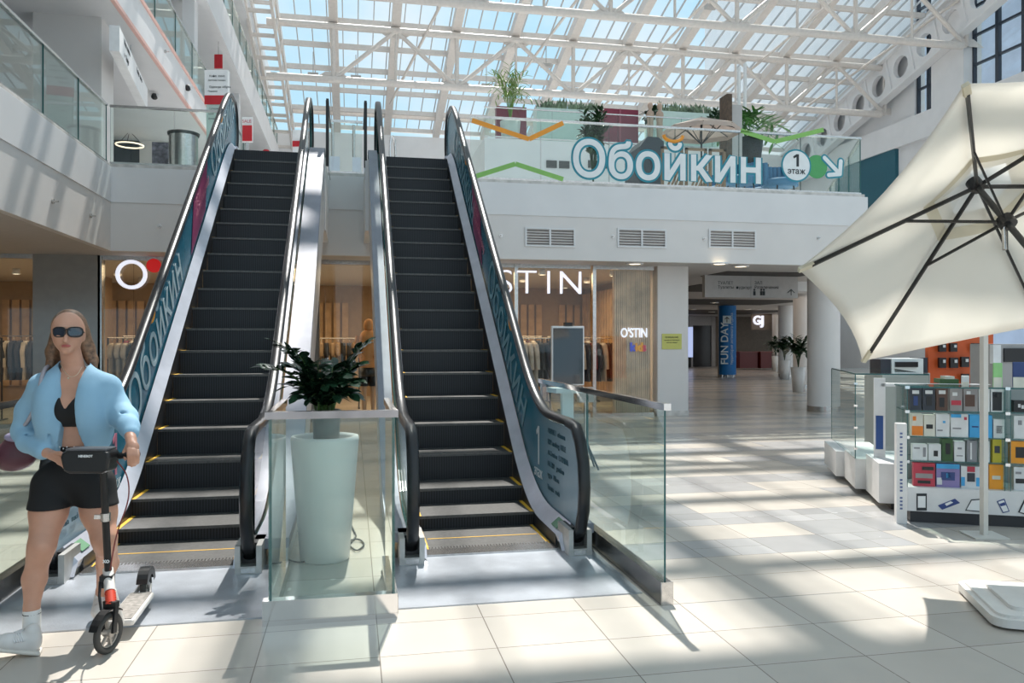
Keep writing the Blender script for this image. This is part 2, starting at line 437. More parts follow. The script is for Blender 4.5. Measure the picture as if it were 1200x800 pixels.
# third floor: left gallery and far gallery
b = MB(); b.box(-30, -10, 7.42, XL, 47, Z3 - .1); st(b.build('floor_third', WHITE))
ROSE = mat('rose_edge_strip', (.78, .48, .42), .5)
b = MB(); b.box(XL - .04, -10, 7.40, XL + .03, 40, 7.47); b.box(XL - .04, -10, 8.16, XL + .03, 40, 8.24); st(b.build('trim_4', ROSE))
b = MB(); b.box(-30, -10, 11.2, XL, 47, 12.4); st(b.build('floor_fourth', WHITE))
b = MB(); b.box(-30, -10, 15.2, XL - .3, 47, 16.2); st(b.build('floor_fifth', WHITE))
# far gallery of the third floor with its vents
FA, FB = atY(568, 150, 26.2).x, atY(872, 150, 26.2).x
b = MB(); b.box(FA, 26.2, 7.0, FB, 47, 8.35); st(b.build('floor_gallery', WHITE))
# walls
b = MB(); b.box(-30, 47, 0, 36, 47.4, 13.6); st(b.build('wall_back', WHITE))
b = MB(); b.box(-16, -10, 0, -15.8, 47, 17); st(b.build('wall_left', GREYP))
XR = 27.7
b = MB()
b.box(XR, 6, 11.6, XR + .6, 60, 12.9)         # long horizontal band
b.box(XR + .3, 34.6, 0, XR + .9, 60, 11.6); b.box(XR + .3, 35.5, 12.9, XR + .9, 60, 30)   # plain wall parts
for y0, y1 in ((31.8, 33.9), (10, 12)): b.box(XR - .04, y0, 0, XR + .92, y1, 24.3)
st(b.build('wall_right', WHITE))
st(MB().box(XR + .1, 36.7, 7.0, XR + .35, 42, 11.6).build('door_1', TEALD))
# tall windows of the right wall
for i, (y0, y1) in enumerate(((33.9, 35.5), (12, 31.8))):
    r = empty('window_%d' % (i + 1), (XR + .5, (y0 + y1) / 2, 12.9), kind='structure')
    MB().box(XR + .5, y0, 12.9, XR + .54, y1, 24).build('pane', GLS, r)
    m = MB(); n = max(2, int((y1 - y0) / 1.35))
    for k in range(n + 1):
        y = y0 + (y1 - y0) * k / n; m.box(XR + .42, y - .09, 12.9, XR + .6, y + .09, 24)
    for k in range(9): m.box(XR + .44, y0, 12.9 + k * 1.35, XR + .58, y1, 13.0 + k * 1.35)
    m.build('frame', mat('dark_window_frame', (.03, .04, .06), .4), r)
# neighbouring building outside the tall windows
b = MB(); b.box(48, 5, 0, 60, 60, 31)
nb = b.build('neighbouring_building', mat('outer_cladding', (.5, .54, .66), .5, var=.12, vscale=.6), org=(54, 30, 0)); tag(nb, 'pale blue-grey clad building outside the tall windows at upper right', 'building')
# sloped rake girder with round holes on the right wall
def roofz(Y): return 26.5 - .27 * Y
RXR = XR - .3
def rake(y0, y1, holes):
    r = empty('roof_girder', (RXR, y0, roofz(y0)), kind='structure')
    top = lambda y: roofz(y) - .3; bot = lambda y: roofz(y) - 2.3
    L = math.hypot(y1 - y0, .27 * (y1 - y0)); t = Vector((0, 1, -.27)).normalized(); u = Vector((0, .27, 1)).normalized()
    o = Vector((RXR, y0, roofz(y0) - 1.3)); n = 24
    m = MB(); s0 = 0
    cells = holes; cw = L / cells
    for c in range(cells):
        cc = o + t * (cw * (c + .5)); hw, hh, rr = cw / 2, 1.0, .55
        ring = []; outer = []
        for k in range(n):
            a = 2 * PI * k / n; dx, dz = math.cos(a), math.sin(a)
            sc = min(hw / abs(dx) if abs(dx) > 1e-6 else 9, hh / abs(dz) if abs(dz) > 1e-6 else 9)
            ring.append((dx * rr, dz * rr)); outer.append((dx * sc, dz * sc))
        for side in (0, .25):
            vs = [cc + t * p[0] + u * p[1] + Vector((side, 0, 0)) for p in ring + outer]
            m.add(vs, [(k, (k + 1) % n, n + (k + 1) % n, n + k) for k in range(n)])
        vs = [cc + t * p[0] + u * p[1] + Vector((sd_, 0, 0)) for sd_ in (0, .25) for p in ring]
        m.add(vs, [(k, (k + 1) % n, n + (k + 1) % n, n + k) for k in range(n)], 0, True)
        m.obox(cc + t * (cw / 2), t * .05, Vector((.08, 0, 0)), u * 1.0)
    m.bar(o + u, o + t * L + u, .5, .14, u); m.bar(o - u, o + t * L - u, .5, .14, u)
    m.build('web', WHITE, r)
rake(28, 47, 11)
# gallery walls and pillars on the left
b = MB()
b.box(-5.6, 15.6, Z2, -4.47, 16.35, 7.42); st(b.build('wall_box', [WHITE2]))
for i, (y, z0, z1) in enumerate(((23.6, Z3, 11.2), (27, Z2, 7.42), (32.5, Z3, 11.2), (38, Z2, 7.42))):
    st(MB().box(XL - .62, y, z0, XL - .3, y + .5, z1).build('pillar', WHITE))
b = MB(); b.box(-12, 21, Z2, -9.5, 47, 7.42); b.box(-12, 2, Z3, -8, 47, 11.2); b.box(-12, 2, 12.4, -7, 47, 15.2); st(b.build('wall_gallery', WHITE2))

# roof: glazed slope falling away from the viewer
roof = empty('ceiling', (12, 20, roofz(20)), kind='structure')
RX0, RX1, RY0, RY1 = -3.3, RXR, -9.0, 47.0
b = MB(); b.prism([(RY0, roofz(RY0) + .3), (RY1, roofz(RY1) + .3), (RY1, roofz(RY1) + .33), (RY0, roofz(RY0) + .33)], RX0, RX1, 0); b.build('roof_glass', GLR, roof)
rs = 2.85; xs = [-.86 + rs * k for k in range(0, 11)]
for x in xs:
    m = MB(); m.bar((x, RY0, roofz(RY0)), (x, RY1, roofz(RY1)), .40, .46); m.build('rafter', ROOFW, roof)
m = MB(); y = RY1; k = 0
while y > RY0:
    m.bar((RX0, y, roofz(y) + .12), (RX1, y, roofz(y) + .12), .16, .24)
    if k % 4 == 1: m.bar((RX0, y + .35, roofz(y + .35) + .1), (RX1, y + .35, roofz(y + .35) + .1), .14, .24)
    y -= 1.85; k += 1
m.build('purlins', ROOFW, roof)
m = MB(); x = RX0
while x < RX1:
    m.bar((x, RY0, roofz(RY0) + .3), (x, RY1, roofz(RY1) + .3), .045, .1); x += rs / 4
m.build('glazing_bars', mat('glazing_bar', (.45, .45, .46), .5), roof)
for i, y in enumerate((37.3, 31.6, 26.0, 20.4, 14.6, 8.8, 3.0)):
    zt, zb = roofz(y) - .45, roofz(y) - 2.9
    m = MB(); m.cyl((RX0 - .5, y, zt), (RX1, y, zt), .16, n=10); m.cyl((RX0 - .5, y, zb), (RX1, y, zb), .17, n=10)
    for k, x in enumerate(xs):
        if k % 2 == 0: m.cyl((x, y, zb), (x, y, zt), .10, n=8)
        else: m.cyl((x, y, zb), (x, y, zt), .06, n=8)
        if k < len(xs) - 1:
            a, c_ = ((x, y, zb), (x + rs, y, zt)) if k % 2 == 0 else ((x, y, zt), (x + rs, y, zb))
            m.cyl(a, c_, .10, n=8)
            g = a if k % 2 else a
        if k % 2 == 0: m.prism([(x - .9, zb), (x + .9, zb), (x + .35, zb + .35), (x - .35, zb + .35)], y - .02, y + .02, 1)
        else: m.prism([(x - .9, zt), (x + .9, zt), (x + .35, zt - .35), (x - .35, zt - .35)], y - .02, y + .02, 1)
    m.build('truss', ROOFW, roof)
# thin bracing rods
m = MB()
for i in range(5):
    x = xs[1 + 2 * i]; m.cyl((x, 43, roofz(43) - .6), (x + 2 * rs / 2.2, 31.6, roofz(31.6) - .7), .07, n=6)
m.build('bracing', ROOFW, roof)
# lattice girder along the left edge of the roof
m = MB()
for x in (-4.35, -3.3):
    m.bar((x, 14, roofz(14) - .2), (x, RY1, roofz(RY1) - .2), .12, .5); m.bar((x, 14, roofz(14) - 1.7), (x, RY1, roofz(RY1) - 1.7), .12, .22)
y = 14
while y < RY1:
    m.box(-4.35, y - .06, roofz(y) - 1.75, -3.3, y + .06, roofz(y) - 1.6); m.cyl((-3.3, y, roofz(y) - 1.7), (-3.3, y + .8, roofz(y) - .3), .05, n=6)
    m.box(-4.35, y - .06, roofz(y) - .3, -3.3, y + .06, roofz(y) - .15); y += 1.6
m.build('lattice_girder', ROOFW, roof)
m = MB()
for (px, Y) in ((367, 40), (417, 40), (523, 40), (570, 40), (640, 38), (833, 33)):
    p = atY(px, 72, Y); m.box(p.x - .25, Y - .15, roofz(Y) - 1.2, p.x + .25, Y + .15, roofz(Y) - 1.05); m.cyl((p.x, Y, roofz(Y) - 1.05), (p.x, Y, roofz(Y)), .02, n=6)
m.build('floodlights', GREYP, roof)

# ground floor: shop front plane
YS = 15.5
def col4(name, x0, y0, x1, y1, z1, m):
    r = MB().box(x0, y0, .09, x1, y1, z1).build(name, m, org=(x0, y0, 0)); st(r); b = MB().box(x0 - .01, y0 - .01, 0, x1 + .01, y1 + .01, .1); b.build('plinth', STONE, r); return r
c1 = col4('pillar_square', 6.15, YS - .1, 6.82, YS + .7, CZ, WHITE2)
# shop glazing
panes = [(-15.8, -5.55), (-4.45, -3.9), (-3.9, -1.0), (-.62, 3.2), (3.2, 4.74), (4.82, 6.1)]
for i, (x0, x1) in enumerate(panes):
    r = empty('window_%d' % (i + 4), ((x0 + x1) / 2, YS, 0), kind='structure')
    MB().box(x0, YS, .06, x1, YS + .02, CZ, 0, 1).build('pane', [GLS, GEDGE], r)
    m = MB(); m.box(x0, YS - .03, 0, x1, YS + .05, .07); m.box(x0, YS - .02, 3.0, x1, YS + .04, CZ)
    if i in (1, 4, 5): m.box(x0 - .04, YS - .05, 0, x0 + .03, YS + .05, CZ)
    m.build('frame', STEEL, r)
b = MB(); b.box(-5.55, YS - .05, 0, -4.45, YS + .25, CZ); st(b.build('wall_shop_front', mat('glossy_grey_panel', (.36, .35, .33), .12, spec=.8)))
b = MB(); b.box(-1.0, YS + .02, 0, -.62, YS + .4, CZ); st(b.build('pillar_shop', mat('dark_taupe_pillar', (.22, .2, .18), .3)))
# shop interior
CREAM = mat('shop_plaster', (.42, .29, .18), .6, var=.06)
b = MB(); b.box(-15.8, 22.6, 0, 6.9, 22.8, CZ); b.box(6.75, YS + .7, 0, 6.95, 22.8, CZ); st(b.build('wall_shop', CREAM))
b = MB()
for x in np.arange(-15, 6.5, .23):
    if any(a_ < x < c_ for a_, c_ in ((-15, -10), (-8.8, -7.6), (-6.3, -5.2), (-1.2, -.2), (3.9, 5.3), (5.9, 6.6))): b.box(x, 22.48, .4, x + .17, 22.6, 2.6)
for y in np.arange(17.4, 22.4, .23): b.box(6.6, y, .2, 6.74, y + .17, 2.9)
st(b.build('trim_5', WOOD))
b = MB()
for x0, x1 in ((-2.6, -1.9), (1.6, 2.4), (-6.6, -5.8), (-9.8, -9.0)): b.box(x0, 20.4, 0, x1, 21.1, CZ)
st(b.build('pillar_inner', CREAM))
# slatted translucent wall panel beside the white pillar
RIB = mat('ribbed_bronze_panel', (.74, .54, .38), .3, .0, var=.25, vscale=3)
b = MB()
for x in np.arange(5.3, 6.05, .045): b.box(x, YS + .12, .05, x + .033, YS + .17, 3.0)
b.box(5.28, YS + .17, .05, 6.1, YS + .2, 3.0)
st(b.build('wall_ribbed', RIB))
# shop downlights
dl = None; random.seed(1)
ORD11 = ('first', 'second', 'third', 'fourth', 'fifth', 'sixth', 'seventh', 'eighth', 'ninth', 'tenth', 'last')
for k, (x, y) in enumerate([(x, y) for x in (-13, -11, -9, -7, -5, -3.4, -1.4, .6, 2.4, 4, 5.6) for y in (16.6, 18.6, 20.6)]):
    slb = 'small glowing spotlight on the shop ceiling, %s row, %s from the left' % (('front', 'middle', 'rear')[k % 3], ORD11[k // 3])
    if dl is None:
        dl = empty('ceiling_spotlight', (x, y, CZ - .12), slb, 'light', 'spotlights on the shop ceiling')
        MB().lathe([(.0, .12), (.07, .12), (.085, 0), (.07, 0)], (x, y, CZ - .12), 12).build('housing', WHITE, dl)
        MB().cyl((x, y, CZ - .115), (x, y, CZ - .105), .07, n=12).build('lens', LAMP, dl)
    else: tag(copy_tree(dl, None, (x, y, CZ - .12)), slb)

# passage: round columns, back walls
def rcol(x, y, r, z1=CZ):
    o = MB().cyl((x, y, .1), (x, y, z1), r, n=40).build('column', WHITE2, org=(x, y, 0)); st(o)
    MB().cyl((x, y, 0), (x, y, .12), r + .005, n=40).build('steel_foot', STEEL, o)
for x, y in ((10.15, 15.75),) + tuple((v.x, v.y) for v in (PD(942, 400, 26.2), PD(921.5, 400, 34.4), PD(912.5, 400, 43.6))): rcol(x, y, .34)
b = MB(); b.box(6.95, 46, 0, 30, 46.3, CZ); b.box(6.9, 22.8, 0, 7.1, 46, CZ)
st(b.build('wall_passage', mat('passage_brown_wall', (.2, .155, .12), .5, var=.1)))
b = MB(); b.box(25, 45.7, 2.5, 31, 46, CZ); st(b.build('trim_6', DARKC))

# light from the shop ceilings is in the lamps; passage downlights
dp = None
DLN = ('left of the dark recess by the fascia', 'right of it near the fascia edge', 'over the hanging sign', 'above the far shop entrance', 'second from the left above the blue pillar', 'left one behind the hanging sign', 'just right of the blue pillar', 'farthest right over the counters', 'smallest, deep in the passage', 'nearest the shop window')
DLP = [(843, 308, 3), (868, 311, 3), (858, 325, 3), (812, 362, 3), (834, 365, 3), (837, 354, 3), (876, 362, 3), (888, 362, 3), (864, 372, 3), (744, 308, 3)]
for px, py, _ in DLP:
    dd = (CZ - HC) * FPX / (400 - py); p = PD(px, py, dd)
    if dp is None:
        dp = empty('recessed_downlight', (p.x, p.y, CZ - .03), 'round warm downlight in the passage ceiling, ' + DLN[0], 'light', 'downlights in the passage ceiling')
        MB().lathe([(.13, .03), (.17, .03), (.17, 0), (.12, 0)], (p.x, p.y, CZ - .03), 20).build('rim', WHITE, dp)
        MB().cyl((p.x, p.y, CZ - .02), (p.x, p.y, CZ - .015), .13, n=20).build('lens', LAMP, dp)
    else: tag(copy_tree(dp, None, (p.x, p.y, CZ - .03)), 'round warm downlight in the passage ceiling, ' + DLN[DLP.index((px, py, _))])

# ================================================================== ESCALATORS
RUB = mat('step_dark_metal', (.035, .037, .042), .42, .35)
def step_mat():
    m = bpy.data.materials.new('ribbed_riser'); m.use_nodes = True; n = m.node_tree; b = n.nodes['Principled BSDF']
    tc = n.nodes.new('ShaderNodeTexCoord'); sp = n.nodes.new('ShaderNodeSeparateXYZ'); n.links.new(tc.outputs['Object'], sp.inputs[0])
    mu = n.nodes.new('ShaderNodeMath'); mu.operation = 'MULTIPLY'; mu.inputs[1].default_value = 2 * PI / .0225; n.links.new(sp.outputs[0], mu.inputs[0])
    si = n.nodes.new('ShaderNodeMath'); si.operation = 'SINE'; n.links.new(mu.outputs[0], si.inputs[0])
    r = n.nodes.new('ShaderNodeValToRGB'); r.color_ramp.elements[0].position = .25; r.color_ramp.elements[0].color = (.006, .007, .009, 1)
    r.color_ramp.elements[1].position = .75; r.color_ramp.elements[1].color = (.024, .027, .033, 1)
    ad = n.nodes.new('ShaderNodeMath'); ad.operation = 'MULTIPLY_ADD'; ad.inputs[1].default_value = .5; ad.inputs[2].default_value = .5; n.links.new(si.outputs[0], ad.inputs[0])
    n.links.new(ad.outputs[0], r.inputs['Fac']); n.links.new(r.outputs[0], b.inputs['Base Color'])
    b.inputs['Roughness'].default_value = .42; b.inputs['Metallic'].default_value = .3
    return m
RISER = step_mat()
TREAD = mat('worn_tread_metal', (.10, .098, .095), .45, .4, var=.2, vscale=40)
YEL = mat('yellow_step_edge', (.75, .42, .03), .5)
PLATE = mat('landing_plate_steel', (.5, .53, .58), .33, .7, var=.15, vscale=4, bump=.15, bscale=80)
NY, NR, NS = .3189, .236, .74
def nose(i): return (6.78 + NY * i - {1: .22, 2: .11}.get(i, 0), .02 + NR * i)
def line(Y): return .02 + NS * (Y - 6.78)
YB, YT = 6.753, 6.753 + Z2 / NS
def prof(dz, y0, y1, r=.75, z0add=0.0):
    pts = [(y0, dz + z0add), (YB, dz + z0add), (YT, Z2 + dz), (y1, Z2 + dz)]
    return [tuple(p) for p in smoothpath([Vector((a, b_)) for a, b_ in pts], r, 8)]
def gradient_panel(name, c0, c1):
    # printed film: teal that fades to pale grey-blue at the lower newel
    m = bpy.data.materials.new(name); m.use_nodes = True; n = m.node_tree; b = n.nodes['Principled BSDF']
    tc = n.nodes.new('ShaderNodeTexCoord'); sp = n.nodes.new('ShaderNodeSeparateXYZ'); n.links.new(tc.outputs['Object'], sp.inputs[0])
    r = n.nodes.new('ShaderNodeValToRGB'); mp = n.nodes.new('ShaderNodeMapRange'); mp.inputs[1].default_value = .15; mp.inputs[2].default_value = 1.25
    n.links.new(sp.outputs[1], mp.inputs[0]); n.links.new(mp.outputs[0], r.inputs['Fac'])
    r.color_ramp.elements[0].color = (*c1, 1); r.color_ramp.elements[1].color = (*c0, 1)
    n.links.new(r.outputs[0], b.inputs['Base Color']); b.inputs['Roughness'].default_value = .25; return m
FILM = gradient_panel('printed_film', (.012, .16, .24), (.36, .46, .54))
FILMR = gradient_panel('printed_film_shade', (.012, .15, .22), (.36, .46, .54))

def escalator(xc, label, film_side):
    org = (xc, 5.7, 0)
    e = empty('escalator', org, label, 'escalator')
    hw, hh = .48, .595
    for i in range(19):
        if i == 0: y, z, yn, zb = 6.42, .12, nose(1)[0], 0.0
        else:
            y, z = nose(i); yn = nose(i + 1)[0]; zb = z - NR
            if i == 18: yn = y + .45
        m = MB(); m.box(xc - hw, y + .012, zb - .02, xc + hw, y + .03, z - .012, 0)
        m.box(xc - hw, y, z - .02, xc + hw, yn + .03, z, 1)
        for sx in (-1, 1):
            m.box(xc + sx * (hw - .03), y, z - .002, xc + sx * hw, yn, z + .003, 2)
        m.box(xc - hw, y - .001, z - .022, xc + hw, y + .012, z + .001, 1)
        m.build('step', [RISER, TREAD, YEL], e)
    # flat entry and exit, comb
    m = MB(); m.box(xc - hw, 5.78, -.01, xc + hw, 6.45, .012, 0)
    for sx in (-1, 1): m.box(xc + sx * (hw - .035), 5.78, .012, xc + sx * (hw - .012), 6.42, .014, 1)
    m.box(xc - hw + .05, 6.1, .012, xc + hw - .05, 6.114, .014, 1)
    m.build('entry_step', [TREAD, YEL], e)
    m = MB()
    m.box(xc - hw, 5.62, .002, xc + hw, 5.78, .02)
    for k in range(42): m.box(xc - hw + .01 + k * .0228, 5.77, .004, xc - hw + .02 + k * .0228, 5.84, .018)
    m.build('comb_plate', STEEL, e)
    MB().box(xc - .78 if xc > 0 else xc - .75, 4.57, .0, xc + .73 if xc > 0 else xc + .78, 5.64, .008).build('landing_plate', PLATE, e)
    MB().box(xc - hw - .1, nose(18)[0] + .4, Z2 - .02, xc + hw + .1, YF + 1.0, Z2 + .01).build('upper_landing_plate', PLATE, e)
    m = MB(); m.box(xc - hw, nose(18)[0] + .02, Z2 - .2, xc + hw, nose(18)[0] + .04, Z2); m.build('top_riser', RISER, e)
    yb, yt = 5.62, 13.35
    for sx in (-1, 1):
        X = lambda a: xc + sx * a
        # dark skirt beside the steps
        lo, hi = prof(-.45, 5.72, yt - .2), prof(.10, 5.72, yt - .2)
        MB().strip(lo, hi, X(hw + .004), X(hw + .02)).build('skirt_panel', DKSTEEL, e)
        # satin inner deck, sloping up to the balustrade
        m = MB(); a = prof(.10, yb, yt); b2 = prof(.20, yb, yt)
        vs = [(X(hw + .004), p[0], p[1]) for p in a] + [(X(hh - .02), p[0], p[1]) for p in b2] + [(X(hw + .02), p[0], p[1] - .05) for p in a] + [(X(hh - .02), p[0], p[1] - .05) for p in b2]
        n = len(a)
        m.add(vs, [(i, i + 1, n + i + 1, n + i) for i in range(n - 1)] + [(2 * n + i, 2 * n + i + 1, 3 * n + i + 1, 3 * n + i) for i in range(n - 1)] + [(i, i + 1, 2 * n + i + 1, 2 * n + i) for i in range(n - 1)] + [(n + i, n + i + 1, 3 * n + i + 1, 3 * n + i) for i in range(n - 1)], 0, False)
        m.add([(X(hw + .004), yb, .10), (X(hh - .02), yb, .20), (X(hh - .02), yb - .08, .02), (X(hw + .004), yb - .08, .02)], [(0, 1, 2, 3)])
        m.add([(X(hw + .004), yt, Z2 + .10), (X(hh - .02), yt, Z2 + .20), (X(hh - .02), yt + .25, Z2), (X(hw + .004), yt + .25, Z2)], [(0, 1, 2, 3)])
        m.build('inner_deck', DECK, e)
        # outer deck and cladding
        film = (sx == film_side); ow = .155 if sx * xc > 0 or xc > 0 else .255
        if xc < 0 and sx > 0: ow = .245
        if xc < 0 and sx < 0: ow = .12
        lo, hi = prof(.12, yb, yt), prof(.19, yb, yt)
        MB().strip(lo, hi, X(hh + .02), X(hh + ow)).build('outer_deck', ODECK, e)
        und = prof(-1.05, 8.2, yt + 1.1); und = [(y_, max(z_, 0.0)) for y_, z_ in und]
        top = [(y_, z_) for y_, z_ in prof(.13, yb + .05, yt + 1.1)]
        poly = [(yb + .05, 0), (7.6, 0)] + [p for p in und if p[1] > .02] + top[::-1]
        # cladding as a thin sheet with real thickness
        m = MB(); bm_poly = poly; m.prism(bm_poly, X(hh + ow - .03), X(hh + ow - .012), 0); m.build('side_cladding', mat('cladding_grey', (.56, .56, .57), .4), e)
        # balustrade panel outline: low newel, slope, high newel
        def outline(top_off, grow):
            zt = top_off
            p = [(yb + .02, .16)]
            c0 = Vector((5.68, .50)); R = .31 + grow
            for k in range(7): a_ = math.radians(245 - k * 22); p.append((c0.x + R * math.cos(a_), c0.y + (R + .1) * math.sin(a_)))
            up = prof(zt, 5.75, 13.15)
            p += up
            c1_ = Vector((13.25, Z2 + .50))
            for k in range(7): a_ = math.radians(75 - k * 22); p.append((c1_.x + R * math.cos(a_), c1_.y + (R + .1) * math.sin(a_)))
            p.append((13.3, Z2 + .16)); return p
        hp = outline(.90, 0)
        lowp = prof(.15, hp[0][0], 13.3)
        m = MB(); hiP, loP = prof(.885, 5.75, 13.15), prof(.15, 5.75, 13.15)
        m.strip(loP, hiP, X(hh - .006), X(hh + .006), 0, 0, 1)
        ins = outline(.885, -.015)
        m.prism([p for p in ins[1:8]] + [hiP[0], loP[0]], X(hh - .006), X(hh + .006), 0, 0, 1)
        m.prism([p for p in ins[-8:-1]] + [loP[-1], hiP[-1]], X(hh - .006), X(hh + .006), 0, 0, 1)
        gm = [FILM, GEDGE] if film else [GL, GEDGE]
        pan = m.build('balustrade_panel', gm, e)
        # bright guide profile with rubber handrail on top
        hp3 = [(X(hh), p[0], p[1]) for p in outline(.905, .005)]
        m = MB(); m.tube(hp3, .011, 8); m.build('handrail_guide', STEEL, e)
        hp3 = [Vector((X(hh), p[0], p[1])) for p in outline(.93, .035)]
        m = MB(); n = len(hp3)
        # flattened C section
        sec = [(-.038, -.024), (-.042, .01), (-.03, .024), (0, .028), (.03, .024), (.042, .01), (.038, -.024), (0, -.016)]
        vs = []
        for i, p in enumerate(hp3):
            t = (hp3[min(i + 1, n - 1)] - hp3[max(i - 1, 0)]).normalized(); nn = Vector((0, -t.z, t.y))
            for a_, b_ in sec: vs.append(p + Vector((a_, 0, 0)) + nn * b_)
        q = len(sec)
        m.add(vs, [(i * q + k, (i + 1) * q + k, (i + 1) * q + (k + 1) % q, i * q + (k + 1) % q) for i in range(n - 1) for k in range(q)], 0, True)
        m.build('handrail', BLACKR, e)
        # lower newel foot with the handrail inlet
        m = MB(); x_ = X(hh); m.box(x_ - .085, 5.44, 0, x_ + .085, 5.75, .055); m.box(x_ - .085, 5.44, .055, x_ - .05, 5.75, .19); m.box(x_ + .05, 5.44, .055, x_ + .085, 5.75, .19); m.box(x_ - .05, 5.52, .055, x_ + .05, 5.75, .19, 1)
        m.box(x_ - .045, 5.435, .015, x_ + .045, 5.44, .045, 2)
        m.build('newel_foot', [mat('cast_alloy', (.5, .49, .47), .4, .6, var=.15), BLACK, STEEL], e)
        MB().box(x_ - .09, 13.05, Z2, x_ + .09, 13.5, Z2 + .17).build('upper_newel_foot', DECK, e)
        if film:
            inx = X(hh - .0125); rgt = Vector((0, 1, 0)) if sx < 0 else Vector((0, -1, 0))
            sl = Vector((0, 1, NS)).normalized(); upv = Vector((0, -NS, 1)).normalized()
            tx = sl if sx < 0 else -sl
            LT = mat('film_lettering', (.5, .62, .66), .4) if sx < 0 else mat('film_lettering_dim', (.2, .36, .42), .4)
            MR = mat('film_magenta', (.3, .03, .12), .4); PINK = mat('film_pink', (.62, .2, .28), .4)
            def slope_pt(Y, off): return Vector((inx, Y, line(Y) + off))
            def words(body, size, Y, off, mm=LT, nm='lettering'):
                st_ = slope_pt(Y, off); return text(body, size, nm, mm, pan, st_, tx, upv, .0015)
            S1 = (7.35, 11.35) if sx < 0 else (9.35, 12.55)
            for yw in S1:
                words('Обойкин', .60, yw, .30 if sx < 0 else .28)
            # magenta parallelogram between the words
            ya, yb_ = (9.85, 10.9) if sx < 0 else (9.75, 10.6)
            m = MB(); q4 = [slope_pt(ya, .25), slope_pt(yb_ - .15, .25), slope_pt(yb_, .86), slope_pt(ya + .15, .86)]
            off = Vector((.0012 * -sx, 0, 0)); m.add([p + off * .5 for p in q4] + [p - off for p in q4], [(0, 1, 2, 3), (7, 6, 5, 4), (0, 4, 5, 1), (2, 6, 7, 3), (1, 5, 6, 2), (3, 7, 4, 0)])
            m.build('magenta_field', MR, pan)
            words('ОБОИ\nна любой стену', .14, ya + .25 if sx < 0 else yb_ - .2, .62, PINK)
            # little hat over the i
            for yw in S1:
                yy = yw + 1.62 * tx.y * .8
                m = MB(); arc = [slope_pt(yy, .0) + tx * (.09 * math.cos(a_)) + upv * (.70 + .05 * math.sin(a_)) for a_ in [PI + PI * k / 8 for k in range(9)]]
                m.tube(arc, .014, 6); m.build('orange_arc', ORANGEC, pan)
            # floor number and lists of brands near the newel
            h = Vector((0, 1, 0)) if sx < 0 else Vector((0, -1, 0))
            y1 = 6.75; DKL = mat('film_dark_lettering', (.03, .09, .12), .4)
            m = MB(); hy = h.y; one = [(y1 + hy * a_, .47 + b_) for a_, b_ in ((.05, 0), (.095, 0), (.095, .33), (.05, .33), (-.01, .285), (0, .25), (.05, .28))]
            if hy < 0: one = one[::-1]
            m.prism(one, inx - .0015, inx + .0015, 0); m.build('lettering', PINK if sx < 0 else mat('film_white_lettering', (.6, .66, .68), .4), pan)
            text('этаж', .13, 'lettering', mat('film_white_lettering', (.6, .66, .68), .4), pan, (inx, y1 + .1 * -h.y, .36), h, (0, 0, 1), .0015)
            rows = [('ZAMBAITI   erismann', .78), ('SIRPI  marburg  BELLE', .69), ('AS Creation   LOYMINA', .60), ('PALITRA   grandeco', .51), ('ugepa   Milassa', .42), ('Limonta   rasch', .32)]
            for tx_, z in rows:
                text(tx_, .062, 'lettering', DKL, pan, (inx, 6.36 if sx > 0 else 5.55, z), h, (0, 0, 1), .001)
            pl = MB(); yk = 5.75; pl.add([(X(hw + .02), yk, .135), (X(hw + .08), yk, .185), (X(hw + .08), yk + .16, .185), (X(hw + .02), yk + .16, .135), (X(hw + .02), yk, .13), (X(hw + .08), yk, .18), (X(hw + .08), yk + .16, .18), (X(hw + .02), yk + .16, .13)], [(0, 1, 2, 3), (4, 7, 6, 5), (0, 4, 5, 1), (2, 6, 7, 3), (1, 5, 6, 2), (3, 7, 4, 0)]); pl.build('safety_sticker', mat('sticker_green', (.12, .26, .15), .5), e)
    # underside
    poly = [p for p in prof(-1.05, 8.0, 14.4) if p[1] > -.01]
    m = MB(); m.strip([(a_, b_ - .03) for a_, b_ in poly], poly, xc - hh - .12, xc + hh + .12); m.build('soffit', WHITE, e)
    return e
escalator(.995, 'right-hand escalator with teal printed panel on its right side', 1)
escalator(-1.265, 'left-hand escalator with teal printed panel, behind the woman', -1)
# landing necks joining the upper floor
b = MB()
for x0, x1 in ((-2.05, -.45), (.22, 1.8)): b.box(x0, 12.95, 3.9, x1, YF, Z2 - .03)
b.box(-.62, 12.9, 3.3, -.42, YF, Z2 - .0); b.box(.2, 12.9, 3.3, .36, YF, Z2 - .0)
st(b.build('trim_7', WHITE))

# ================================================================== GLASS BALUSTRADES
def rail_box(m, a, b_, w=.05, h=.035, mi=0): m.bar(a, b_, w, h, m=mi)
# box of glass round the planter between the escalators
g = empty('glass_barrier', (-.11, 4.46, 0), 'three-sided glass barrier enclosing the tall white planter between the escalators', 'glass barrier')
MB().box(-.445, 4.46, .12, .232, 4.475, 1.115, 0, 1).build('glass_panel', [GLG, GEDGE], g)
MB().box(-.445, 4.49, .06, -.43, 5.42, 1.115, 0, 1).build('glass_panel', [GLG, GEDGE], g)
MB().box(.217, 4.49, .06, .232, 5.42, 1.115, 0, 1).build('glass_panel', [GLG, GEDGE], g)
m = MB(); m.box(-.462, 4.44, 1.11, .25, 4.49, 1.15); m.build('top_rail', RAILM, g)
for x in (-.4375, .2245): MB().box(x - .018, 4.49, 1.11, x + .018, 5.42, 1.15).build('side_rail', RAILM, g)
m = MB(); m.box(-.475, 4.435, 0, .245, 4.50, .135); m.build('plinth', CHROME, g)
for x in (-.4375, .2245): MB().box(x - .03, 4.52, 0, x + .03, 5.4, .09).build('side_plinth', STEEL, g)
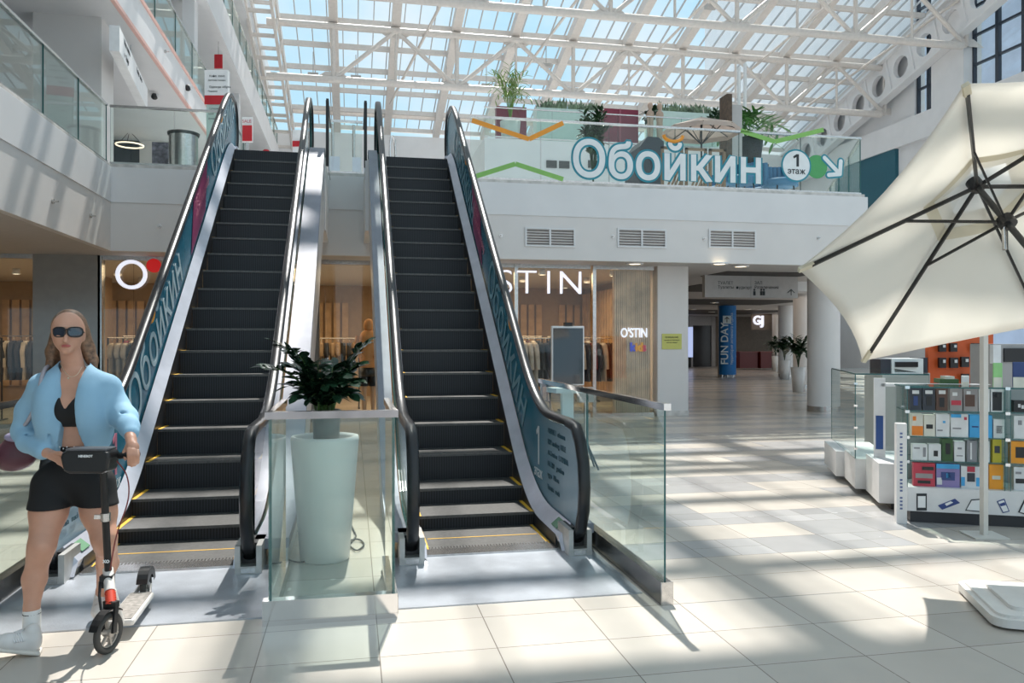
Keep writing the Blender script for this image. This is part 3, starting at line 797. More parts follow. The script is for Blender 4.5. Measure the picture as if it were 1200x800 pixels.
# long side barriers
def side_barrier(x, y0, y1, label):
    g = empty('glass_barrier', (x, y0, 0), label, 'glass barrier')
    n = 2; L = (y1 - y0) / n
    for k in range(n): MB().box(x - .006, y0 + .01 + L * k, .1, x + .006, y0 + L * (k + 1) - .008, 1.13, 0, 1).build('glass_panel', [GLG, GEDGE], g)
    MB().box(x - .022, y0 - .03, 1.13, x + .022, y1, 1.17).build('top_rail', CHROME, g)
    MB().box(x - .035, y0 - .02, 0, x + .035, y1, .13).build('plinth', mat('dark_steel_plinth', (.2, .19, .18), .25, .9), g)
    MB().box(x - .036, y0 - .03, 0, x + .036, y0 - .019, .135).build('end_cap', STEEL, g)
side_barrier(1.79, 4.36, 7.5, 'glass barrier with steel rail along the right side of the right escalator')
side_barrier(-2.05, 4.6, 7.5, 'glass barrier with steel rail at the left picture edge behind the woman')

# upper floor balustrades
def gallery_rail(a, b_, z, h, name_label, npan, grp=None, m_=None):
    a, b_ = Vector((*a, z)), Vector((*b_, z)); d = b_ - a; t = d.normalized(); nn = Vector((t.y, -t.x, 0)) * .008
    g = empty('glass_balustrade', (a + b_) / 2, name_label, 'balustrade', grp)
    for k in range(npan):
        p, q = a + d * (k / npan) + t * .006, a + d * ((k + 1) / npan) - t * .006
        MB().obox((p + q) / 2 + Vector((0, 0, h / 2)), (q - p) / 2, nn, (0, 0, h / 2), 0, 1).build('glass_panel', [GL, GEDGE], g)
    MB().bar(a + Vector((0, 0, h)), b_ + Vector((0, 0, h)), .05, .04).build('top_rail', STEEL, g)
    MB().bar(a + Vector((0, 0, .02)), b_ + Vector((0, 0, .02)), .04, .05).build('bottom_channel', STEEL, g)
    return g
KR = 4.56
gallery_rail((XL - .06, -8), (XL - .06, YF + .02), KR, 1.0, 'glass balustrade along the edge of the left gallery at upper left', 16)
gallery_rail((XL - .02, YF + .08), (-2.0, YF + .08), KR, 1.0, 'glass balustrade in front of the round steel bin, left of the left escalator', 2)
gr = gallery_rail((2.15, YF + .08), (10.3, YF + .08), KR, 1.17, 'long glass balustrade carrying the big wallpaper shop lettering', 6)
gallery_rail((10.32, YF + .1), (10.32 + DIRC.x * 9, YF + .1 + DIRC.y * 9), KR, 1.17, 'slanting glass balustrade receding from the arrow sign corner', 5)
gallery_rail((-.4, YF + .08), (.18, YF + .08), KR, .95, 'short glass balustrade across the gap between the escalator tops', 1)
for x, s_ in ((-.39, 'left'), (.205, 'right')):
    g = empty('glass_fin', (x, 13.7, Z2), 'narrow glass side guard with black top, %s side of the gap between escalators' % s_, 'glass guard')
    MB().box(x - .006, 12.95, Z2, x + .006, YF, 5.36, 0, 1).build('glass_panel', [GL, GEDGE], g)
    MB().box(x - .02, 12.94, 5.36, x + .02, YF, 5.39).build('top_rail', BLACK, g)
    MB().box(x - .025, 12.93, Z2 - .1, x + .025, 12.98, 5.36).build('edge_profile', BLACK, g)
gallery_rail((FA, 26.3), (FB, 26.3), 8.4, 1.0, 'glass balustrade of the far gallery in front of the planters and maroon panels', 8)
gallery_rail((XL - .06, 14), (XL - .06, 46), Z3, 1.0, 'glass balustrade of the third floor gallery at upper left', 16)
gallery_rail((XL - .06, 16), (XL - .06, 46), 12.4, 1.0, 'glass balustrade of the fourth floor gallery at top left', 16)

# lettering applied to the long balustrade
WF = mat('film_white', (.8, .83, .84), .5); TF = mat('film_teal', (.02, .25, .33), .5)
yd = YF + .06
def on_rail(px, py): return atY(px, py, yd)
p = on_rail(669, 206); sc_ = on_rail(701, 160).z - on_rail(701, 207).z
text('Обойкин', .96, 'lettering_outline', TF, gr, (p.x, yd - .003, p.z), (1, 0, 0), (0, 0, 1), .0015, squash=.985, stroke=.055)
text('Обойкин', .96, 'lettering', WF, gr, (p.x, yd - .012, p.z), (1, 0, 0), (0, 0, 1), .0015, squash=.985, stroke=.016)
def chevron(pts, w_, m_, nm):
    m = MB()
    for kk, (a, b_) in enumerate(zip(pts, pts[1:])):
        A_, B_ = on_rail(*a), on_rail(*b_); m.bar((A_.x, yd - .003, A_.z), (B_.x, yd - .003, B_.z), .004 + .001 * kk, w_, (0, 0, 1))
    m.build(nm, m_, gr)
chevron([(553, 141), (620, 163), (660, 144)], .09, ORANGEC, 'orange_chevron')
chevron([(556, 207), (604, 192), (660, 210)], .09, GREENC, 'green_chevron')
chevron([(868, 153), (908, 166), (965, 152)], .09, GREENC, 'green_chevron')
c = on_rail(933, 194)
def disc(cx, cz, r, yy, m_, nm, n=40, par=gr):
    MB().cyl((cx, yy, cz), (cx, yy + .003, cz), r, n=n).build(nm, m_, par)
disc(c.x, c.z, .335, yd - .004, TF, 'badge_rim'); disc(c.x, c.z, .30, yd - .008, WF, 'badge')
INK = mat('ink', (.02, .025, .03), .5)
m = MB(); m.prism([(c.x - .0, c.z - .02), (c.x + .055, c.z - .02), (c.x + .055, c.z + .23), (c.x + .005, c.z + .23), (c.x - .07, c.z + .185), (c.x - .06, c.z + .14), (c.x - .0, c.z + .17)], yd - .012, yd - .009, 1); m.build('lettering', INK, gr)
text('этаж', .17, 'lettering', INK, gr, (c.x, yd - .012, c.z - .17), (1, 0, 0), (0, 0, 1), .001, offset=.002, align='CENTER')
def arrow(d, off, m_, nm):
    a0, a1 = on_rail(966, 185), on_rail(984, 204); m = MB(); y_ = yd - d
    m.bar((a0.x, y_, a0.z), (a1.x, y_, a1.z), .003, .085 + off)
    for kk, q in enumerate((on_rail(971, 205), on_rail(985, 189))): m.bar((a1.x, y_, a1.z), (q.x, y_, q.z), .0034 + .0004 * kk, .085 + off)
    for kk, q in enumerate((a0, on_rail(971, 205), on_rail(985, 189), a1)): m.cyl((q.x, y_ - .0021 - .0002 * kk, q.z), (q.x, y_ + .0021 + .0002 * kk, q.z), (.085 + off) / 2, n=14)
    m.build(nm, m_, gr)
arrow(.004, .07, TF, 'arrow_outline'); arrow(.010, 0, WF, 'arrow')
b = on_rail(957, 193); MB().cyl((b.x, yd - .002, b.z - .04), (b.x, yd, b.z - .04), .24, n=24).build('green_blob', mat('blob_green', (.08, .36, .12), .5), gr)
s1_, s2_ = on_rail(791, 160), on_rail(791, 166)
m = MB(); m.tube([(s1_.x - .04 + .2 * math.cos(a_), yd - .006, s1_.z + .02 + .12 * math.sin(a_)) for a_ in [PI + PI * k / 8 for k in range(9)]], .035, 6); m.build('orange_arc', ORANGEC, gr)

# ================================================================== FASCIA DETAILS
v0 = None
for i, (xa, xb, lb) in enumerate(((617, 672, 'double louvre vent nearest the right escalator'), (725, 779, 'middle one of the three double louvre vents'), (832, 884, 'double louvre vent above the passage sign'))):
    pa, pb = atY(xa, 268 + i, YF - .02), atY(xb, 288 + i, YF - .02)
    v = empty('louvre_vent', ((pa.x + pb.x) / 2, YF - .02, pb.z), lb + ' in the white fascia', 'vent', 'vents in the fascia')
    xm = (pa.x + pb.x) / 2; z0, z1 = pb.z, pa.z
    m = MB()
    m.box(pa.x - .03, YF - .04, z0 - .03, pb.x + .03, YF + .0, z0); m.box(pa.x - .03, YF - .04, z1, pb.x + .03, YF, z1 + .03)
    for x in (pa.x - .03, xm - .02, pb.x - .0): m.box(x, YF - .04, z0, x + .035, YF, z1)
    m.build('frame', WHITE, v)
    m = MB(); m.box(pa.x, YF - .012, z0, pb.x, YF - .004, z1, 1)
    for k in range(6):
        z = z0 + (z1 - z0) * (k + .5) / 6; m.obox((xm, YF - .026, z), ((pb.x - pa.x) / 2, 0, 0), (0, .012, .008), (0, -.001, .0025), 0)
    m.build('louvres', [mat('louvre_grey', (.13, .11, .10), .4), DARKC], v)
for i, (px, py, lb) in enumerate(((587, 276, 'right of the right escalator'), (718, 277, 'left of the middle vent'), (825, 280, 'left of the right-hand vent'), (959, 279, 'beside the tip of the parasol'), (187, 265, 'left of the left escalator'))):
    p = atY(px, py, YF - .02); v = empty('sprinkler_head', p, 'small wall sprinkler on the fascia ' + lb, 'sprinkler', 'wall sprinklers')
    MB().cyl((p.x, YF, p.z), (p.x, YF - .03, p.z), .035, n=12).build('rose', STEEL, v); MB().cyl((p.x, YF - .03, p.z), (p.x, YF - .09, p.z), .012, n=8).build('nozzle', STEEL, v)
for i, (py_, zz) in enumerate(((11.9, 3.45), (13.5, 3.5), (18.6, 7.9), (21.0, 7.9))):
    v = empty('sprinkler_head', (XL + .03, py_, zz), ('nearer sprinkler on the side fascia of the left gallery', 'farther sprinkler on the side fascia of the left gallery', 'nearer sprinkler on the third floor gallery fascia', 'farther sprinkler on the third floor gallery fascia')[i], 'sprinkler', ('side fascia sprinklers', 'third floor sprinklers')[i // 2])
    MB().cyl((XL, py_, zz), (XL + .04, py_, zz), .035, n=12).build('rose', STEEL, v); MB().cyl((XL + .04, py_, zz), (XL + .1, py_, zz), .012, n=8).build('nozzle', STEEL, v)

# ================================================================== SHOP SIGNS
def letter_sign(items, lab, y_, m_, depth=.05):
    xs_ = [atY(it[1], it[2], y_) for it in items]
    r = empty('shop_sign', (xs_[0].x, y_, xs_[0].z), lab, 'sign')
    return r
yS = YS - .12
sg = empty('shop_sign', atY(560, 345, yS), 'large illuminated white OSTIN lettering over the clothes shop windows', 'sign')
o1, o2 = atY(135, 338, yS), atY(172, 305, yS)
cx, cz, ro = (o1.x + o2.x) / 2, (o1.z + o2.z) / 2 , (o2.x - o1.x) / 2
m = MB(); n = 48
vs = []
for dy in (0, .05):
    for rr in (ro, ro * .76):
        vs += [(cx + rr * math.cos(2 * PI * k / n), yS + dy, cz + rr * math.sin(2 * PI * k / n)) for k in range(n)]
m.add(vs, [(k, (k + 1) % n, n + (k + 1) % n, n + k) for k in range(n)] + [(2 * n + k, 3 * n + k, 3 * n + (k + 1) % n, 2 * n + (k + 1) % n) for k in range(n)] + [(k, 2 * n + k, 2 * n + (k + 1) % n, (k + 1) % n) for k in range(n)] + [(n + k, n + (k + 1) % n, 3 * n + (k + 1) % n, 3 * n + k) for k in range(n)])
m.build('letter_o', LITW, sg)
d_ = atY(180, 311, yS); MB().cyl((d_.x, yS, d_.z), (d_.x, yS + .05, d_.z), .125, n=28).build('red_dot', mat('lit_red', (.6, .01, .01), .4, emit=.5), sg)
T0, T1 = atY(605, 344, yS), atY(631, 315, yS)
H = T1.z - T0.z
for px, ch in ((583, 'S'), (605, 'T'), (638, 'I'), (653, 'N')):
    p = atY(px, 344, yS); text(ch, H * 1.39, 'letter_' + ch.lower(), LITW, sg, (p.x, yS + .02, T0.z), (1, 0, 0), (0, 0, 1), .025, offset=-.012, squash=1.05)
# small sign on the ribbed panel
y2 = YS + .08
sg2 = empty('shop_sign', atY(728, 397, y2), 'small white shop name with multicoloured kids lettering on the ribbed panel', 'sign')
p = atY(727, 395, YS + .1); q = atY(764, 395, YS + .1)
text("O'STIN", .27, 'shop_name', LITW, sg2, (p.x, YS + .09, p.z), (1, 0, 0), (0, 0, 1), .012, offset=.004, squash=(q.x - p.x) / .98)
for ch, px, c_ in (('k', 738, (.05, .08, .6)), ('i', 744, (.7, .3, .02)), ('d', 747, (.75, .35, .02)), ('s', 752, (.5, .03, .08))):
    p = atY(px, 411, YS + .1); text(ch, .24, 'letter_' + ch, mat('kid_' + ch, c_, .4, emit=.25), sg2, (p.x, YS + .09, p.z), (1, 0, 0), (0, 0, 1), .012, offset=.012)
# yellow notice
p, q = atY(776, 409, YS - .12), atY(799, 391, YS - .12)
nn = MB().box(p.x, YS - .115, p.z, q.x, YS - .105, q.z, 0).build('notice_sheet', mat('yellow_notice', (.62, .6, .16), .5)); tag(nn, 'yellow printed notice on the white square pillar', 'notice')
for k, (t_, s_) in enumerate((('ВНИМАНИЕ', .05), ('выход из торгового', .035), ('центра закрыт', .035))):
    text(t_, s_, 'lettering', INK, nn, ((p.x + q.x) / 2, YS - .118, q.z - .09 - k * .05), (1, 0, 0), (0, 0, 1), .001, align='CENTER')

# ================================================================== SHOP FURNITURE: rails with garments
GCOL = [mat('garment_%d' % i, c_, .8, var=.15, bump=.3, bscale=30) for i, c_ in enumerate(((.02, .02, .025), (.03, .03, .05), (.45, .36, .26), (.16, .02, .03), (.3, .2, .12), (.5, .45, .4), (.08, .03, .03)))]
GNAME = ('black', 'navy', 'beige', 'dark red', 'brown', 'cream', 'maroon')
def garment(loc, ang, ci, L, long_):
    g = empty('hanging_garment', loc, None, 'garment'); x, y, z = loc
    m = MB(); N_ = 14
    prof_ = [(.03, 0), (.17, -.05), (.19, -.12), (.18, -.3), (.19, -L * .7), (.22, -L)]
    vs = []
    for w_, dz in prof_:
        for k in range(N_):
            a = 2 * PI * k / N_; vs.append((x + .05 * math.sin(a) * (1 + .3 * math.sin(3 * a)), y + w_ * math.cos(a), z + dz))
    m.add(vs, [(i * N_ + k, i * N_ + (k + 1) % N_, (i + 1) * N_ + (k + 1) % N_, (i + 1) * N_ + k) for i in range(5) for k in range(N_)], 0, True)
    for sy in (-1, 1):
        m.tube([(x, y + sy * .14, z - .05), (x, y + sy * .22, z - .22), (x + .02, y + sy * .23, z - (.58 if long_ else .3))], [.05, .055, .045], 7)
    m.build('cloth', GCOL[ci], g); MB().tube([(x, y, z), (x, y, z + .06), (x, y + .03, z + .09), (x, y + .05, z + .06)], .004, 5).build('hook', STEEL, g)
    return g
RACKS = [(-7.3, 17.0, 1.5, 'by the left picture edge'), (-7.0, 19.0, 1.55, 'left of the grey panel, rear row'), (-4.1, 17.0, 1.5, 'under the ring letter'), (-4.4, 19.2, 1.55, 'under the red dot, rear row'), (-.5, 18.6, 1.5, 'between the escalators'), (3.6, 16.9, 1.5, 'left of the dark screen'), (3.9, 18.9, 1.55, 'behind the dark screen'), (5.15, 16.9, 1.5, 'beside the ribbed panel'), (5.5, 19.6, 1.55, 'in the back right corner')]
random.seed(3)
for ri, (x0, y0, h, lb) in enumerate(RACKS):
    L = 1.3; r = empty('clothes_rail', (x0, y0, 0), 'metal clothes rail full of garments ' + lb, 'clothes rail')
    for x in (x0 - L / 2, x0 + L / 2):
        MB().box(x - .012, y0 - .012, .03, x + .012, y0 + .012, h + .1).build('post', BLACK, r); MB().box(x - .015, y0 - .25, 0, x + .015, y0 + .25, .03).build('foot', BLACK, r)
    MB().cyl((x0 - L / 2, y0, h + .1), (x0 + L / 2, y0, h + .1), .012, n=8).build('bar', STEEL, r)
    src = garment((x0 - L / 2 + .08, y0, h), 0, ri % 7, .75 + .1 * (ri % 3), ri % 2)
    ORD = ('first', 'second', 'third', 'fourth', 'fifth', 'sixth', 'seventh', 'eighth', 'ninth', 'tenth')
    src['group'] = 'garments on the rail ' + lb; src['label'] = 'leftmost %s garment on the rail %s' % (GNAME[ri % 7], lb)
    for k in range(1, 10):
        c_ = src.copy(); COL.objects.link(c_); c_.location = src.location + Vector((k * .125, random.uniform(-.02, .02), 0))
        for ch in src.children:
            d2 = ch.copy(); COL.objects.link(d2); d2.parent = c_
            if ch.name.startswith('cloth'):
                gc = random.choice((ri % 7, 0, 1, (ri + 3) % 7, 5, 0)); d2.data = ch.data.copy(); d2.data.materials.clear(); d2.data.materials.append(GCOL[gc]); c_['label'] = '%s from left, %s garment on the rail %s' % (ORD[k], GNAME[gc], lb)
    ORG[src.name] = src.location
# shelf block with folded piles near the left edge
t = empty('display_table', (-11.6, 16.6, 0), 'low black display table with folded clothes near the left picture edge', 'table')
MB().box(-12.3, 16.3, .7, -10.9, 16.9, .74).build('tabletop', BLACK, t)
for x in (-12.25, -10.95):
    for y in (16.33, 16.87): MB().box(x - .02, y - .02, 0, x + .02, y + .02, .7).build('leg', BLACK, t)
for k in range(4):
    for j in range(3):
        tag(MB().box(-12.2 + k * .33, 16.42, .745 + j * .05, -11.95 + k * .33, 16.78, .79 + j * .05).build('folded_garment', GCOL[(k + j) % 7], bevel=.012), '%s folded garment, %s, in the %s pile on the low black display table' % (GNAME[(k + j) % 7], ('bottom', 'middle', 'top')[j], ('first', 'second', 'third', 'fourth')[k]), 'garment', 'folded garments on the low table')

# display screen and sanitiser stand right of the escalator
p0, p1 = atY(646, 450, 10.9), atY(684, 382, 10.9)
t = empty('display_screen', ((p0.x + p1.x) / 2, 10.9, 0), 'portrait display screen in a white frame on a stand, before the shop', 'screen')
MB().box(p0.x, 10.87, p0.z - .02, p1.x, 10.93, p1.z, 0).build('case', WHITE, t, bevel=.01)
MB().box(p0.x + .02, 10.865, p0.z + .0, p1.x - .02, 10.871, p1.z - .03).build('screen', mat('dark_screen', (.02, .022, .03), .06, spec=1), t)
MB().box((p0.x + p1.x) / 2 - .05, 10.86, p1.z, (p0.x + p1.x) / 2 + .06, 10.94, p1.z + .05).build('camera_box', BLACK, t)
MB().box((p0.x + p1.x) / 2 - .05, 10.88, .03, (p0.x + p1.x) / 2 + .05, 10.93, p0.z).build('column', BLACK, t); MB().box((p0.x + p1.x) / 2 - .25, 10.7, 0, (p0.x + p1.x) / 2 + .25, 11.1, .03).build('base', BLACK, t)
p = atY(665, 455, 8.0); WP = mat('white_plastic', (.75, .8, .8), .35)
t = empty('sanitiser_stand', (p.x, 8.0, 0), 'white pedestal stand with a shallow tray behind the right glass barrier', 'stand')
MB().prism([(p.x - .16, 7.85), (p.x + .14, 7.85), (p.x + .18, 8.1), (p.x - .2, 8.1)], 1.0, 1.05, 2).build('tray', WP, t)
MB().box(p.x - .07, 7.94, .03, p.x + .05, 8.02, 1.0).build('column', WP, t); MB().box(p.x - .17, 7.85, 0, p.x + .15, 8.12, .03).build('base', WP, t)
p = atY(686, 470, 9.2)
t = empty('queue_post', (p.x, 9.2, 0), 'thin steel stand with a small box behind the right glass barrier', 'stand')
for dx, dy in ((-.2, 0), (.15, .12), (.12, -.15)): MB().cyl((p.x, 9.2, .35), (p.x + dx, 9.2 + dy, 0), .012, n=6).build('leg', BLACK, t)
MB().cyl((p.x, 9.2, .3), (p.x, 9.2, .8), .018, n=8).build('pole', STEEL, t); MB().box(p.x - .09, 9.15, .8, p.x + .09, 9.25, .98).build('box', GREYP, t)

# shop mannequin between the escalators
p = atY(432, 467, 16.5)
t = empty('mannequin', (p.x, 16.5, 0), 'mannequin in an orange hoodie and black shorts seen between the escalators', 'mannequin')
mx_ = p.x; HD = mat('hoodie_orange', (.62, .3, .12), .8); MS = mat('mannequin_tan', (.5, .33, .22), .5)
MB().ball((mx_, 16.5, 1.86), .12, 14, sc=(.85, .95, 1.15)).build('hood', HD, t)
m = MB(); m.lathe([(.0, 1.0), (.17, 1.0), (.19, 1.2), (.2, 1.45), (.21, 1.6), (.14, 1.72), (.07, 1.76), (0, 1.76)], (mx_, 16.5, 0), 18)
for s_ in (-1, 1): m.tube([(mx_ + s_ * .19, 16.5, 1.64), (mx_ + s_ * .26, 16.48, 1.35), (mx_ + s_ * .12, 16.3, 1.2)], [.07, .06, .05], 9)
m.build('hoodie', HD, t)
m = MB(); m.lathe([(0, 1.02), (.16, 1.02), (.19, .9), (.18, .82), (0, .82)], (mx_, 16.5, 0), 16)
for s_ in (-1, 1): m.tube([(mx_ + s_ * .09, 16.5, .9), (mx_ + s_ * .1, 16.5, .62)], [.1, .1], 12)
m.build('shorts', BLACK, t)
for s_ in (-1, 1):
    MB().tube([(mx_ + s_ * .09, 16.5, .66), (mx_ + s_ * .09, 16.49, .5), (mx_ + s_ * .09, 16.52, .32), (mx_ + s_ * .09, 16.52, .1)], [.065, .05, .055, .035], 10).build('leg', MS, t)
    MB().box(mx_ + s_ * .09 - .04, 16.36, .03, mx_ + s_ * .09 + .04, 16.58, .11).build('shoe', BLACK, t, bevel=.02)
MB().cyl((mx_, 16.5, 0), (mx_, 16.5, .03), .22, n=24).build('base', STEEL, t)

# ================================================================== PLANTS
def leaf(m, base, tip_dir, up, L, W, mi=0, curl=.12):
    b_, t, u = Vector(base), Vector(tip_dir).normalized(), Vector(up)
    s_ = t.cross(u)
    if s_.length < 1e-3: s_ = t.orthogonal()
    s_.normalize(); u = s_.cross(t).normalized()
    prof_ = [(0, .02), (.2, .8), (.45, 1.0), (.78, .8), (1, .06)]; vs = []
    for f_, w_ in prof_:
        c = b_ + t * (L * f_) - u * (curl * L * f_ * f_)
        vs += [c - s_ * W * w_ / 2 + u * W * .12 * w_, c, c + s_ * W * w_ / 2 + u * W * .12 * w_]
    fs = []
    for i in range(4): fs += [(3 * i, 3 * i + 1, 3 * i + 4, 3 * i + 3), (3 * i + 1, 3 * i + 2, 3 * i + 5, 3 * i + 4)]
    m.add(vs, fs, mi, True)
GLOSSY = mat('glossy_dark_leaf', (.015, .045, .022), .22, var=.4, vscale=15)
POTW = mat('pot_white', (.72, .70, .68), .35)
# big white planter between the escalators
PX, PY = -.19, 5.75
t = empty('potted_plant', (PX, PY, 0), 'tall tapering white planter with dark glossy zamioculcas between the escalators', 'potted plant')
MB().lathe([(0, 0), (.165, 0), (.17, .01), (.235, .84), (.232, .865), (.215, .868), (.19, .85), (.185, .76), (0, .76)], (PX, PY, 0), 48).build('outer_pot', POTW, t)
MB().lathe([(.0, .76), (.085, .76), (.10, 1.05), (.092, 1.05), (.085, 1.0), (0, 1.0)], (PX + .01, PY, 0), 24).build('inner_pot', mat('grey_green_inner_pot', (.12, .14, .13), .4), t)
stems = [((310, 430), 5.5, .9), ((330, 405), 5.6, 1), ((345, 412), 5.5, 1), ((372, 425), 5.5, 1), ((425, 405), 5.7, .7), ((418, 428), 5.6, .9), ((412, 448), 5.45, 1), ((410, 462), 5.5, 1), ((340, 452), 5.55, .8), ((360, 440), 5.6, 1), ((390, 430), 5.8, 1), ((400, 440), 5.5, 1), ((352, 462), 5.5, .8), ((380, 452), 5.4, 1), ((392, 462), 5.45, 1), ((365, 465), 5.5, 1), ((345, 430), 5.8, 1), ((385, 440), 5.5, 1), ((398, 455), 5.6, 1)]
random.seed(5)
ms = MB(); ml = MB()
for (px, py), Y, dens in stems:
    tip = atY(px, py, Y); b_ = Vector((PX + random.uniform(-.05, .05), PY + random.uniform(-.05, .05), 1.0))
    mid = (b_ + tip) / 2 + Vector((0, 0, .12 + .1 * (tip - b_).length)); path = bez(b_, mid, tip, 12)
    ms.tube(path, [.011 - .0007 * i for i in range(13)], 6)
    n0 = 3 if dens < .8 else 2
    for i in range(n0, 13):
        t_ = (path[min(i + 1, 12)] - path[i - 1]).normalized(); side = t_.cross(Vector((0, 0, 1)))
        if side.length < .1: side = Vector((1, 0, 0))
        side.normalize()
        for sg_ in (-1, 1):
            if i == 12 and sg_ == 1: dr = t_
            else: dr = t_ * .55 + side * sg_ * .8 + Vector((0, random.uniform(-.3, .1), random.uniform(-.15, .3)))
            leaf(ml, path[i], dr, Vector((0, 0, 1)) + side * sg_ * .3 + Vector((random.uniform(-.4, .4), random.uniform(-.6, .2), 0)), random.uniform(.10, .13), random.uniform(.055, .07))
ms.build('stems', mat('plant_stem', (.06, .12, .03), .4), t); ml.build('leaves', GLOSSY, t)
cb = MB(); pts = [fl(*q) + Vector((0, 0, .012)) for q in ((330, 655), (352, 662), (370, 656), (385, 650), (398, 641), (410, 634), (422, 633), (428, 640), (418, 648), (408, 640), (418, 630), (414, 622), (411, 615))]
cb.tube(smoothpath(pts, .08, 4), .006, 6)
tag(cb.build('power_cable', mat('cable_grey', (.05, .05, .05), .5)), 'thin dark power cable coiled on the floor beside the tall white planter', 'cable')

def bushy(name, label, cat, base, pot, h, n, L, W, mats, group=None, spread=.6, droop=.3):
    # pot: (r_bottom, r_top, height) ; returns thing
    x, y, z = base; t = empty(name, base, label, cat, group)
    if pot: MB().lathe([(0, 0), (pot[0], 0), (pot[1], pot[2]), (pot[1] * .88, pot[2]), (pot[1] * .86, pot[2] - .05), (0, pot[2] - .05)], base, 4 if len(pot) > 3 else 20).build('pot', mats[1], t)
    zp = z + (pot[2] if pot else 0); m = MB(); s_ = MB()
    for k in range(n):
        a = random.uniform(0, 2 * PI); r = random.uniform(.2, 1) * spread
        tip = Vector((x + math.cos(a) * r, y + math.sin(a) * r, zp + h * random.uniform(.55, 1) - droop * r))
        b_ = Vector((x, y, zp - .03)); path = bez(b_, Vector((x + math.cos(a) * r * .35, y + math.sin(a) * r * .35, zp + h * .8)), tip, 6)
        s_.tube(path, .008, 4)
        for i in range(2, 7):
            for sg_ in (-1, 1):
                t_ = (path[i] - path[i - 1]).normalized(); sd_ = t_.cross(Vector((0, 0, 1)))
                if sd_.length < .1: sd_ = Vector((1, 0, 0))
                leaf(m, path[i], t_ * .6 + sd_.normalized() * sg_ * .7 + Vector((0, 0, random.uniform(-.2, .3))), (0, 0, 1), L, W)
    s_.build('stems', mats[0], t); m.build('leaves', mats[0], t); return t
# passage planters along the columns
random.seed(11)
for (px, pyb, pyt, wtop, lb) in ((935.5, 459, 430, 16, 'nearest of the three passage planters'), (919.5, 444, 422, 13, 'middle one of the three passage planters'), (909, 435, 417, 8, 'farthest of the three passage planters')):
    b_ = fl(px, pyb); d = HC * FPX / (pyb - 400); h = (pyb - pyt) / FPX * d; w_ = wtop / FPX * d / 2
    bushy('potted_plant', 'square white planter with dark green plant, ' + lb, 'potted plant', tuple(b_), (w_ * .75 * 1.2, w_ * 1.25, h, 4), .95, 14, .26, .11, (GREEN, POTW), 'planters along the passage', .45)

# ================================================================== PASSAGE THINGS
b_ = fl(852.5, 442); r = .36
t = empty('banner_pillar', b_, 'round pillar wrapped in a bright blue FUN DAY banner in the passage', 'pillar')
MB().cyl(b_ + Vector((0, 0, .12)), (b_.x, b_.y, 3.05), r, n=28).build('banner_wrap', mat('banner_blue', (.01, .17, .48), .5), t)
MB().cyl((b_.x + .1, b_.y + .3, .0), (b_.x + .1, b_.y + .3, CZ), r, n=24).build('shaft', WHITE2, t)
for a in (-.25, 0, .25): MB().cyl((b_.x + a, b_.y, 0), (b_.x + a, b_.y, .14), .05, n=8).build('foot', STEEL, t)
vd = Vector((-b_.x, -b_.y, 0)).normalized(); rg = Vector((-vd.y, vd.x, 0)); fc = b_ + vd * (r + .01)
BW = mat('banner_white', (.7, .8, .85), .5)
text('FUN DAY', .42, 'lettering', BW, t, fc + rg * .02 + Vector((0, 0, .55)), (0, 0, 1), -rg, .004, offset=.006)
text('территория активного отдыха', .15, 'lettering', BW, t, fc + rg * .22 + Vector((0, 0, .55)), (0, 0, 1), -rg, .004)
m = MB(); c = fc + rg * -.02 + Vector((0, 0, 2.45)); m.obox(c, rg * .17, vd * .004, (0, 0, .17)); m.build('pictogram_plate', BW, t)
m = MB(); c2 = c + vd * .008; m.bar(c2 - Vector((0, 0, .11)), c2 + Vector((0, 0, .11)), .03, .01, vd); m.bar(c2 + Vector((0, 0, .11)), c2 + rg * .09 + Vector((0, 0, .02)), .03, .01, vd); m.bar(c2 + Vector((0, 0, .11)), c2 - rg * .09 + Vector((0, 0, .02)), .03, .01, vd); m.build('pictogram_arrow', INK, t)
# hanging sign
YH = 17.2
a_, c_ = atY(826, 348, YH), atY(935, 323, YH)
t = empty('hanging_sign', ((a_.x + c_.x) / 2, YH, a_.z), 'long white direction sign hanging from the passage ceiling', 'sign')
MB().box(a_.x, YH, a_.z, c_.x, YH + .14, c_.z).build('sign_box', mat('sign_grey_white', (.5, .48, .47), .5), t)
xm = atY(880, 340, YH).x; MB().box(xm - .008, YH - .004, a_.z, xm + .008, YH, c_.z).build('divider', GREYP, t)
for x in (a_.x + .3, c_.x - .3): MB().cyl((x, YH + .07, c_.z), (x, YH + .07, CZ), .012, n=6).build('hanger', STEEL, t)
for s_, px, py, sz in (('ТУАЛЕТ', 841, 333, .1), ('Туалеты, фудкорт', 841, 338, .1), ('ЗАЛ', 884, 333, .1), ('Развлечения', 884, 338, .1)):
    p = atY(px, py, YH); text(s_, sz, 'lettering', INK, t, (p.x, YH - .004, p.z), (1, 0, 0), (0, 0, 1), .001)
m = MB()
for px in (884, 892, 895):
    p = atY(px, 344, YH); m.cyl((p.x, YH - .006, p.z + .09), (p.x, YH, p.z + .09), .025, n=8); m.box(p.x - .03, YH - .006, p.z - .04, p.x + .03, YH, p.z + .06)
m.build('pictogram', INK, t)
p = atY(927, 343, YH); m = MB(); m.bar((p.x, YH - .005, p.z - .06), (p.x, YH - .005, p.z + .08), .006, .016); m.bar((p.x, YH - .005, p.z + .08), (p.x - .09, YH - .005, p.z), .006, .016); m.bar((p.x, YH - .005, p.z + .08), (p.x + .09, YH - .005, p.z), .006, .016); m.build('pictogram_arrow', INK, t)
